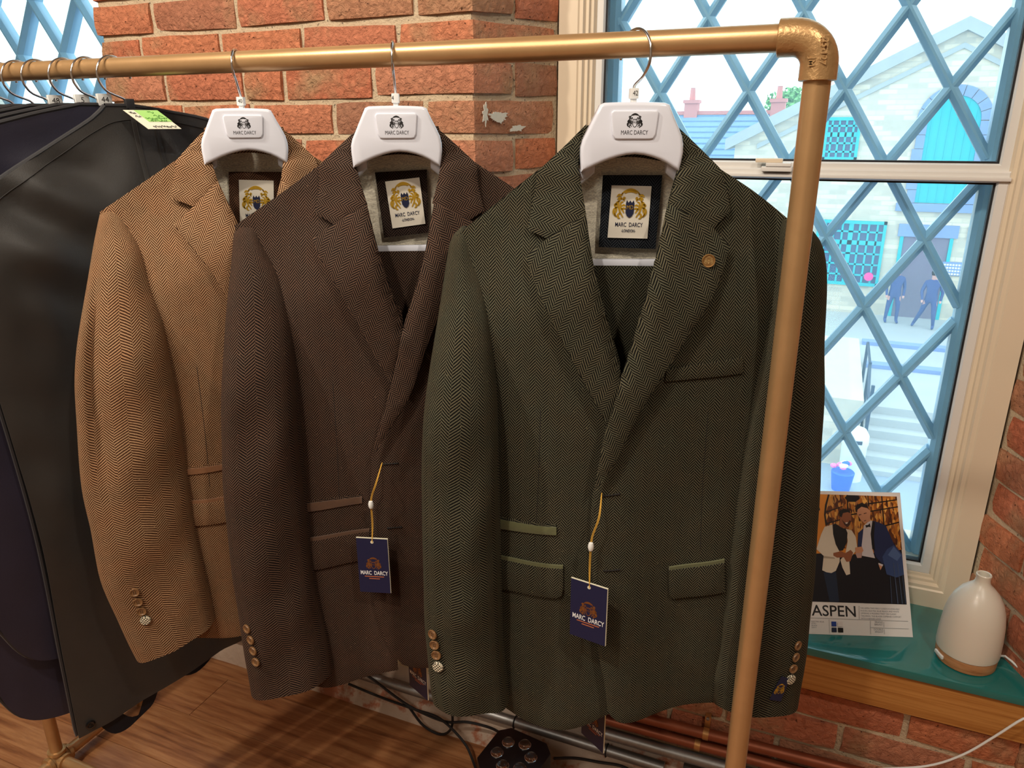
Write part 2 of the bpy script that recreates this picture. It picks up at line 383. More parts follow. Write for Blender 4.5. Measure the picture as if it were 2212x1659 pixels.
for dx in (0, WDX):
    core.add(*prism([(C1 - 0.02 + dx, WY + q), (C3 + 0.02 + dx, WY + q), (C3 + 0.02 + dx, 1.78), (C1 - 0.02 + dx, 1.78)], -0.02, 0.452))
    core.add(*prism([(C1 - 0.02 + dx, WY + q), (C3 + 0.02 + dx, WY + q), (C3 + 0.02 + dx, 1.78), (C1 - 0.02 + dx, 1.78)], 2.5, 2.9))
core.build('mortar', M['mortar'], wall, False)
def brick(path, z0, z1, thick=0.03):
    """path: outer face polyline in XY (left to right seen from the room)"""
    pts = []
    for i in range(len(path) - 1):
        a, b = Vector(path[i]), Vector(path[i + 1]); k = max(2, round((b - a).length / 0.04))
        for j in range(k): pts.append(a.lerp(b, j / k))
    pts.append(Vector(path[-1])); n = len(pts); nz = 4; V = []; F = []
    sd = random.uniform(0, 100); c0 = Vector((pts[0].x, pts[0].y, z0)); tw = random.uniform(-0.0025, 0.0025); bz = [random.uniform(-0.003, 0.003) for _ in range(4)]
    for layer in (0, 1):
        for i, p in enumerate(pts):
            t = (pts[min(i + 1, n - 1)] - pts[max(i - 1, 0)]).normalized(); nr = Vector((t.y, -t.x))
            for j in range(nz):
                s, w = i / (n - 1), j / (nz - 1)
                z = z0 + (z1 - z0) * w + (1 - w) * (bz[0] * (1 - s) + bz[1] * s) + w * (bz[2] * (1 - s) + bz[3] * s)
                nz_ = noise.noise(Vector((p.x * 16 + sd, p.y * 16, z * 22))) * 0.0036 + tw + 0.0035
                e = (0.003 if i in (0, n - 1) else 0) + (0.003 if j in (0, nz - 1) else 0)
                if layer == 0:
                    jx = noise.noise(Vector((sd, z * 60, i))) * 0.003 if i in (0, n - 1) else 0
                    z += noise.noise(Vector((p.x * 40, sd, j))) * 0.0025 if j in (0, nz - 1) else 0
                    pp = p + nr * (nz_ - e) + t * jx
                else: pp = p - nr * thick
                V.append((pp.x - c0.x, pp.y - c0.y, z - c0.z))
    N = n * nz
    idx = lambda l, i, j: l * N + i * nz + j
    for i in range(n - 1):
        for j in range(nz - 1): F.append([idx(0, i, j), idx(0, i + 1, j), idx(0, i + 1, j + 1), idx(0, i, j + 1)])
        F.append([idx(0, i + 1, 0), idx(0, i, 0), idx(1, i, 0), idx(1, i + 1, 0)])
        F.append([idx(0, i, nz - 1), idx(0, i + 1, nz - 1), idx(1, i + 1, nz - 1), idx(1, i, nz - 1)])
    for j in range(nz - 1):
        F.append([idx(0, 0, j), idx(0, 0, j + 1), idx(1, 0, j + 1), idx(1, 0, j)])
        F.append([idx(0, n - 1, j + 1), idx(0, n - 1, j), idx(1, n - 1, j), idx(1, n - 1, j + 1)])
    return mk('brick', V, F, M['brick'], wall, True, 60, None, (c0.x, c0.y - WY, c0.z))
def along(a, b, d): a, b = Vector(a), Vector(b); return tuple(a + (b - a).normalized() * d)
JT = 0.012
fixed = {22: [-1.456, -1.23, -1.02, -0.80], 21: [-1.40, -1.18, -1.075, -0.86], 23: [-1.41, -1.18, -0.96, -0.76]}
for k in range(0, 28):
    z0, z1 = CZ0 + CH * k + JT / 2, CZ0 + CH * (k + 1) - JT / 2
    alt = k % 2
    if z0 > 0.09:
        # pier between the windows
        L1, L2 = (0.205, 0.10) if alt else (0.10, 0.215)
        if k in fixed: L1 = C1 - fixed[k][-1] - JT / 2; L2 = 0.10 if alt else 0.215
        cb = brick([(C1 - L1, WY), (C1, WY), along((C1, WY), (C2, 1.57), L2)], z0, z1)
        if k == 20: paint_brick = cb
        if L2 < 0.2: brick([along((C1, WY), (C2, 1.57), L2 + JT), along((C1, WY), (C2, 1.57), 0.226)], z0, z1)
        xl = C3 + WDX; M1 = 0.10 if alt else 0.21
        if k in fixed: M1 = fixed[k][0] - xl - JT / 2
        if M1 > 0.05: brick([along((xl, WY), (C4 + WDX, 1.57), 0.1), (xl, WY), (xl + M1, WY)], z0, z1)
        js = fixed.get(k)
        if js is None:
            js = [xl + M1 + JT / 2]; xe = C1 - L1 - JT / 2; cnt = 3; st = (xe - js[0]) / cnt
            js += [js[0] + st * (i + 1) + random.uniform(-0.02, 0.02) * (i < cnt - 1) for i in range(cnt)]
        for a, b in zip(js[:-1], js[1:]): brick([(a + JT / 2, WY), (b - JT / 2, WY)], z0, z1)
    # right pier
    L1, L2 = (0.10, 0.205) if alt else (0.215, 0.10)
    brick([along((C3, WY), (C4, 1.57), L1), (C3, WY), (C3 + L2, WY)], z0, z1)
    if L1 < 0.2: brick([along((C3, WY), (C4, 1.57), 0.228), along((C3, WY), (C4, 1.57), L1 + JT)], z0, z1)
    brick([(C3 + L2 + JT, WY), (C3 + L2 + 0.215, WY)], z0, z1)
    if z0 > 0.09 and z1 < 0.45:   # under the near sill
        x = C1 + 0.004 - (0.11 if alt else 0)
        while x < C3 - 0.03:
            b = min(x + 0.213, C3 - 0.006); a = max(x, C1 + 0.004)
            if b - a > 0.03: brick([(a, WY), (b, WY)], z0, z1)
            x += 0.225
# flakes of old white paint left on one corner brick
def blob(name, cx, cz, rx, rz, y, mat, parent, seed, n=60):
    pts = []
    for i in range(n):
        t = 2 * math.pi * i / n; r = 1 + 0.75 * noise.noise(Vector((math.cos(t) * 1.9 + seed, math.sin(t) * 1.9, seed))) + 0.35 * noise.noise(Vector((math.cos(t) * 6 + seed, math.sin(t) * 6, seed)))
        pts.append((cx + rx * r * math.cos(t), cz + rz * r * math.sin(t)))
    V, F = extrude_poly(pts, y, y + 0.0012); return mk(name, V, F, mat, parent, False)
d = Vector((C2 - C1, 1.57 - WY)).normalized(); nr = Vector((d.y, -d.x))
for s, zz, rx, rz, sd in ((0.055, 1.447, 0.024, 0.009, 3.1), (0.022, 1.452, 0.006, 0.018, 8.2), (0.105, 1.425, 0.018, 0.006, 5.7)):
    o = blob('paint_flake', 0, 0, rx, rz, -0.0025, M['paint_remnant'], wall, sd)
    p = Vector((C1, WY)) + d * s + nr * 0.0045; o.location = (p.x, p.y - WY, zz); o.rotation_euler = (0, 0, math.atan2(d.y, d.x))
# rough plaster along the foot of the wall
V = []; F = []; nx = 70
for i in range(nx + 1):
    x = -1.75 + 2.9 * i / nx
    for j, (yy, zz) in enumerate(((1.298, -0.02), (1.305, 0.012), (1.322, 0.05), (1.34, 0.075), (1.352, 0.10), (1.375, 0.115))):
        k = noise.noise(Vector((x * 9, zz * 20, 3))) * 0.010; V.append((x, yy + k * 0.6 - WY, zz + k))
for i in range(nx):
    for j in range(5): F.append([i * 6 + j, (i + 1) * 6 + j, (i + 1) * 6 + j + 1, i * 6 + j + 1])
mk('plaster_footing', V, F, M['plaster'], wall)

# ---- windows
def sweep_frame(prof, x0, x1, z0, z1):
    """prof: (inset, y) points swept round a rectangle"""
    V = []; F = []; n = len(prof)
    for (sx, sz, cx, cz) in ((1, 1, x0, z0), (-1, 1, x1, z0), (-1, -1, x1, z1), (1, -1, x0, z1)):
        for (d, y) in prof: V.append((cx + sx * d, y, cz + sz * d))
    for c in range(4):
        for i in range(n):
            a, b = c * n + i, c * n + (i + 1) % n; c2 = ((c + 1) % 4) * n
            F.append([a, c2 + i, c2 + (i + 1) % n, b])
    return V, F
def clip_poly(P, x0, x1, z0, z1):
    for ax, lim, sg in ((0, x0, 1), (0, x1, -1), (1, z0, 1), (1, z1, -1)):
        out = []
        for i in range(len(P)):
            a, b = P[i], P[(i + 1) % len(P)]; da, db = (a[ax] - lim) * sg, (b[ax] - lim) * sg
            if da >= 0: out.append(a)
            if da * db < 0:
                t = da / (da - db); out.append((a[0] + (b[0] - a[0]) * t, a[1] + (b[1] - a[1]) * t))
        P = out
        if len(P) < 3: return []
    return P
HX, HZ = 0.089, 0.139
def window(name, dx, shift, zlow):
    w = empty(name, (dx, 1.57, 0), 0, kind='structure')
    y0 = -1.57
    ZT = 2.5
    cas = [(0, 1.566), (0.040, 1.563), (0.043, 1.566), (0.050, 1.566), (0.054, 1.573), (0.060, 1.573), (0.062, 1.579), (0.068, 1.580), (0.072, 1.588), (0.072, 1.76), (0, 1.76)]
    V, F = sweep_frame([(d, y + y0) for d, y in cas], C2, C4, 0.473, ZT); mk('casing', V, F, M['cream'], w, True, 25)
    xi0, xi1 = C2 + 0.068, C4 - 0.068
    sash = [(0, 1.584), (0.003, 1.581), (0.017, 1.581), (0.020, 1.586), (0.020, 1.612), (0, 1.612)]
    for (za, zb, yy) in ((0.54, 1.352, 0.0), (1.344, ZT - 0.07, 0.008)):
        s = empty('sash', (0, 0, 0)); s.parent = w
        pr = [(d, y + y0 + yy) for d, y in sash]
        V, F = sweep_frame(pr, xi0, xi1, za, zb); mk('sash_frame', V, F, M['sash'], s, True, 25)
        V, F = sweep_frame([(0.020, 1.590 + y0 + yy), (0.0235, 1.590 + y0 + yy), (0.0235, 1.606 + y0 + yy), (0.020, 1.606 + y0 + yy)], xi0, xi1, za, zb); mk('gasket', V, F, M['gasket'], s, False)
        MB().box((xi0 + 0.023, 1.598 + y0 + yy, za + 0.023), (xi1 - 0.023, 1.601 + y0 + yy, zb - 0.023)).build('pane', M['glass_sec'], s, False)
    # meeting rail lip
    MB().box((xi0, 1.574 + y0, 1.335), (xi1, 1.586 + y0, 1.342)).build('meeting_rail', M['sash'], w, bevel=0.002)
    # lattice light behind
    lx0, lx1, lz0, lz1 = C2 + 0.085, C4 - 0.085, 0.50, ZT - 0.02
    V, F = sweep_frame([(0.0, 1.655 + y0), (0.006, 1.650 + y0), (0.022, 1.650 + y0), (0.030, 1.662 + y0), (0.030, 1.695 + y0), (0, 1.70 + y0)], lx0 - 0.014, lx1 + 0.014, lz0, lz1)
    mk('lattice_frame', V, F, M['teal'], w, True, 25)
    bx0, bx1, bz0, bz1 = lx0 + 0.012, lx1 - 0.012, lz0 + 0.02, lz1 - 0.02
    nx, nz = -0.091 + shift, 0.203 + ZC
    sl = HZ / HX
    for sg in (1, -1):
        for k in range(-30, 31):
            c = nz - sg * sl * nx + k * 2 * HZ
            pts = []
            for x in (bx0, bx1):
                z = c + sg * sl * x
                if bz0 <= z <= bz1: pts.append((x, z))
            for z in (bz0, bz1):
                x = (z - c) / (sg * sl)
                if bx0 < x < bx1: pts.append((x, z))
            if len(pts) < 2: continue
            a, b = Vector(pts[0]), Vector(pts[1])
            if (b - a).length < 0.02: continue
            t = (b - a).normalized(); pn = Vector((-t.y, t.x)); yc = 1.655 + y0 + (0.001 if sg > 0 else 0)
            prof = [(-0.0105, 0.018), (-0.0100, 0.012), (-0.0022, 0.0), (0.0022, 0.0), (0.0100, 0.012), (0.0105, 0.018), (0.0065, 0.042), (-0.0065, 0.042)]
            V = [(p.x + pn.x * u, yc + v, p.y + pn.y * u) for p in (a, b) for (u, v) in prof]; m_ = len(prof)
            F = [[i, (i + 1) % m_, m_ + (i + 1) % m_, m_ + i] for i in range(m_)] + [list(range(m_))[::-1], [m_ + i for i in range(m_)]]
            mk('glazing_bar', V, F, M['teal'], w, True, 25)
    # diamond panes
    for i in range(-8, 9):
        for j in range(-12, 12):
            for par in (0, 1):
                cx = nx + HX * (2 * i + par); cz = nz + HZ * (2 * j + par) + HZ
                P = clip_poly([(cx - HX, cz), (cx, cz - HZ), (cx + HX, cz), (cx, cz + HZ)], bx0, bx1, max(bz0, zlow), bz1)
                if len(P) < 3: continue
                V, F = extrude_poly([(p[0], p[1]) for p in P], 1.676 + y0, 1.679 + y0); mk('lattice_pane', V, F, M['glass_wet'], w, False)
    return w
w1 = window('window_1', 0, 0, 0)
w2 = window('window_2', WDX, 0.026, 0)
# catch on the meeting rail
lt = empty('window_catch', (-0.105, 1.571, 1.352), 0, 'small white plastic catch on the middle rail of the window', 'window catch')
MB().box((-0.028, -0.006, -0.006), (0.028, 0.010, 0.003)).build('catch_base', M['sash'], lt, bevel=0.0015)
MB().box((-0.020, -0.008, 0.003), (0.026, 0.008, 0.010)).build('catch_slide', M['sash'], lt, bevel=0.0015)
MB().box((-0.040, -0.004, 0.010), (0.010, 0.006, 0.018)).build('catch_lever', M['cream'], lt, bevel=0.002)

# ---- sills
for i, dx in enumerate((0, WDX)):
    sill = empty('trim_%d' % (i + 1), (dx, WY, 0.473), 0, kind='structure')
    fp = [(-0.70, 1.332), (0.52, 1.332), (0.52, 1.356), (C3 - 0.003, 1.356), (C4 + 0.02, 1.57), (C2 - 0.02, 1.57), (C1 + 0.003, 1.356), (-0.70, 1.356)]
    n_ = len(fp)
    V = [(p[0], p[1] - WY, z) for z in (-0.017, 0.0) for p in fp]
    F = [list(range(n_))[::-1], [n_ + i for i in range(n_)]] + [[i, (i + 1) % n_, n_ + (i + 1) % n_, n_ + i] for i in range(n_)]
    b = MB(); b.add(V, F); b.build('sill_board', M['teal_sill'], sill, bevel=0.003)
    MB().box((-0.69, 1.340 - WY, -0.102), (0.51, 1.357 - WY, -0.0172)).build('apron_board', M['sill_wood'], sill, bevel=0.002)
# ================================================================ CLOTHES RAIL
RZ = 1.512; RYY = 0.86; PX0, PX1 = -1.512, -0.028
rack = empty('clothes_rail', (PX1, RYY, 0), 0, 'gold painted pipe clothes rail holding the jackets and garment bags', 'clothes rail')
pr = 0.01345
def P(x, y, z): return (x - PX1, y - RYY, z)
MB().tube([P(PX0 + 0.035, RYY, RZ), P(PX1 - 0.035, RYY, RZ)], pr, 32).build('hanging_bar', M['gold'], rack)
for x in (PX1, PX0):
    MB().tube([P(x, RYY, 0.05), P(x, RYY, RZ - 0.035)], pr, 32).build('post', M['gold'], rack)
def elbow(x, sg):
    rb = 0.026; pts = [(x + sg * 0.041, RZ), (x + sg * 0.0405, RZ)]
    pts = [(x + sg * 0.041, RZ)]
    for i in range(13):
        t = R(90) * i / 12; pts.append((x + sg * (rb - rb * math.sin(t)), RZ - rb + rb * math.cos(t)))
    pts.append((x, RZ - 0.041)); n = len(pts)
    pts2 = [pts[0], (pts[0][0] - sg * 0.0008, RZ)] + pts[1:-1] + [(x, RZ - 0.0402), pts[-1]]
    rad = [0.0168, 0.0182] + [0.0181] * (len(pts2) - 4) + [0.0182, 0.0168]
    e = MB().tube([P(a, RYY, b) for a, b in pts2], rad, 36).build('elbow_fitting', M['gold_cast'], rack)
    return e
el = elbow(PX1, -1); elbow(PX0, 1)
# cast marks on the near elbow
for s, dx, dz, sz in (('125-127', 0.0035, -0.013, 0.0085), ('JM', -0.0065, -0.024, 0.0085)):
    o = link('cast_mark', text_mesh(s, sz, M['gold_cast'], 0.0007, 1.0, bold=0.0002), el, P(PX1 + dx, RYY - 0.0178, RZ + dz)); o.rotation_euler = Euler((R(90), R(90), 0))
def tee(x, y, z, axis):
    m = MB()
    for ax in axis:
        d = Vector(ax) * 0.028
        m.tube([P(x, y, z), tuple(Vector(P(x, y, z)) + d * 0.98), tuple(Vector(P(x, y, z)) + d)], [0.0172, 0.0172, 0.016], 28)
        m.tube([tuple(Vector(P(x, y, z)) + d * 0.72), tuple(Vector(P(x, y, z)) + d * 0.99)], 0.0195, 28)
    return m.build('tee_fitting', M['gold_cast'], rack)
for x in (PX1, PX0):
    sx = -1 if x == PX1 else 1
    tee(x, RYY, 0.034, ((0, 0, 1), (0, 1, 0), (0, -1, 0), (sx, 0, 0)))
    MB().tube([P(x, RYY - 0.26, 0.034), P(x, RYY + 0.23, 0.034)], pr, 28).build('foot_pipe', M['gold'], rack)
    for s in (-0.262, 0.232):
        m = MB(); m.tube([P(x, RYY + s - 0.016, 0.034), P(x, RYY + s + 0.016, 0.034)], 0.0175, 28)
        m.tube([P(x, RYY + s, 0.034), P(x + 0.024, RYY + s, 0.034), P(x + 0.027, RYY + s, 0.034)], [0.009, 0.009, 0.006], 20)
        m.tube([P(x, RYY + s, 0.034), P(x, RYY + s, 0.0)], 0.012, 20); m.build('end_fitting', M['gold_cast'], rack)
MB().tube([P(PX0 + 0.02, RYY, 0.034), P(PX1 - 0.02, RYY, 0.034)], pr, 28).build('bottom_bar', M['gold'], rack)

# ================================================================ HANGERS
def hook_path(phi, rad, ztop, zneck, s0=0.0):
    """hook bent over the bar; coordinates relative to bar centre"""
    h = Vector((math.cos(phi), math.sin(phi), 0)); cz = ztop - rad; pts = []
    raw = [(0.0, zneck), (0.001, zneck + 0.012), (rad * 0.45, cz - rad * 0.95)]
    raw = [(s0, zneck), (s0 + 0.0008 - s0 * 0.3, zneck + 0.006), (rad * 0.55, cz - rad * 0.85)] if zneck < cz - rad * 1.1 else [(s0, zneck), (s0 * 0.5 + rad * 0.2, zneck + 0.006)]
    for i in range(15):
        t = R(-28 + 215 * i / 14); raw.append((rad * math.cos(t), cz + rad * math.sin(t)))
    return cr([tuple(h * s + Vector((0, 0, z))) for s, z in raw], 0.003)
def rounded_outline(segs, step=0.004):
    out = []
    for s in segs: out += [tuple(v) for v in cr(s, step)][:-1]
    return out
def lens_solid(name, outline, y0, y1, mat, parent, inset=0.004):
    """bevelled plate from an outline in x,z"""
    bm = bmesh.new(); vs_ = [bm.verts.new((p[0], y0, p[1])) for p in outline]
    f = bm.faces.new(vs_); r = bmesh.ops.extrude_face_region(bm, geom=[f])
    bmesh.ops.translate(bm, verts=[v for v in r['geom'] if isinstance(v, bmesh.types.BMVert)], vec=(0, y1 - y0, 0))
    bmesh.ops.recalc_face_normals(bm, faces=bm.faces[:])
    ed = [e for e in bm.edges if abs(e.verts[0].co.y - e.verts[1].co.y) < 1e-6]
    bmesh.ops.bevel(bm, geom=ed, offset=inset, segments=4, affect='EDGES', profile=0.5)
    me = bpy.data.meshes.new(name); bm.to_mesh(me); bm.free(); me.materials.append(mat)
    me.polygons.foreach_set('use_smooth', [True] * len(me.polygons)); me.set_sharp_from_angle(angle=R(50))
    return link(name, me, parent)
def strokes(lines, width):
    """flat ribbons in x,z"""
    V = []; F = []
    for ln in lines:
        p = [Vector(q) for q in cr(ln, 0.02)]; n0 = len(V); n = len(p)
        for i in range(n):
            t = (p[min(i + 1, n - 1)] - p[max(i - 1, 0)]).normalized(); nn = Vector((-t.y, t.x)); w = width * (0.35 + 0.65 * math.sin(math.pi * (0.08 + 0.84 * i / (n - 1))))
            V += [p[i] + nn * w, p[i] - nn * w]
        for i in range(n - 1): F.append([n0 + 2 * i, n0 + 2 * i + 1, n0 + 2 * i + 3, n0 + 2 * i + 2])
    return V, F
LION = [[(0.30, 0.30), (0.40, 0.42), (0.52, 0.40), (0.60, 0.26), (0.62, 0.08), (0.56, -0.10), (0.50, -0.26), (0.40, -0.42), (0.34, -0.52)],
        [(0.36, 0.26), (0.46, 0.24), (0.50, 0.10), (0.46, -0.06), (0.36, -0.18), (0.30, -0.30)],
        [(0.56, 0.30), (0.70, 0.22), (0.74, 0.04), (0.70, -0.16), (0.76, -0.32), (0.72, -0.50)],
        [(0.62, 0.00), (0.80, -0.10), (0.84, -0.28), (0.76, -0.42), (0.66, -0.48)],
        [(0.50, -0.28), (0.60, -0.40), (0.58, -0.54), (0.48, -0.58)], [(0.24, 0.06), (0.34, 0.10), (0.44, 0.04)], [(0.22, -0.10), (0.32, -0.06), (0.44, -0.12)],
        [(0.44, 0.44), (0.56, 0.48), (0.66, 0.38)], [(0.36, 0.36), (0.30, 0.46), (0.38, 0.50)], [(0.66, 0.14), (0.78, 0.12), (0.80, 0.02)]]
ARCH = [[(-0.48, 0.62), (-0.36, 0.76), (-0.18, 0.86), (0, 0.90), (0.18, 0.86), (0.36, 0.76), (0.48, 0.62)],
        [(-0.70, 0.52), (-0.60, 0.62), (-0.48, 0.60), (-0.42, 0.72)], [(0.70, 0.52), (0.60, 0.62), (0.48, 0.60), (0.42, 0.72)], [(-0.3, 0.70), (-0.16, 0.78), (0, 0.80), (0.16, 0.78), (0.3, 0.70)]]
SHIELD = [(-0.22, 0.20), (-0.17, 0.36), (-0.09, 0.22), (0, 0.34), (0.09, 0.22), (0.17, 0.36), (0.22, 0.20), (0.21, -0.30), (0.13, -0.46), (0, -0.54), (-0.13, -0.46), (-0.21, -0.30)]
_cm = {}
def crest(parent, loc, size, ink, shield, mdmat, w=0.030, rot=(0, 0, 0), name='crest'):
    k = (size, ink.name, shield.name if shield else '', mdmat.name, w)
    if k not in _cm:
        ln = ARCH + LION + [[(-x, z) for x, z in l] for l in LION]
        V, F = strokes(ln, w); V = [(v.x * size, 0, v.y * size) for v in V]
        me = bpy.data.meshes.new('crest'); Fi = list(F); V2 = list(V); mid = [0] * len(F)
        sh = [(x * size, -0.0001, z * size) for x, z in SHIELD]; n0 = len(V2)
        if shield:
            V2 += sh; tr = fan([(a, c) for a, b_, c in sh]); Fi += [[n0 + i for i in t] for t in tr]; mid += [1] * len(tr)
        else:
            Vs, Fs = strokes([SHIELD + [SHIELD[0]]], w * 0.6); n0 = len(V2); V2 += [(v.x * size, 0, v.y * size) for v in Vs]; Fi += [[n0 + i for i in f] for f in Fs]; mid += [0] * len(Fs)
        me.from_pydata([tuple(v) for v in V2], [], Fi); me.materials.append(ink); me.materials.append(shield or ink); me.polygons.foreach_set('material_index', mid); _cm[k] = me
    c = link(name, _cm[k], parent, loc, rot)
    link('monogram', text_mesh('MD', size * 0.30, mdmat, 0, 0.8), c, (0, -0.0003, -0.02 * size), FACE)
    return c

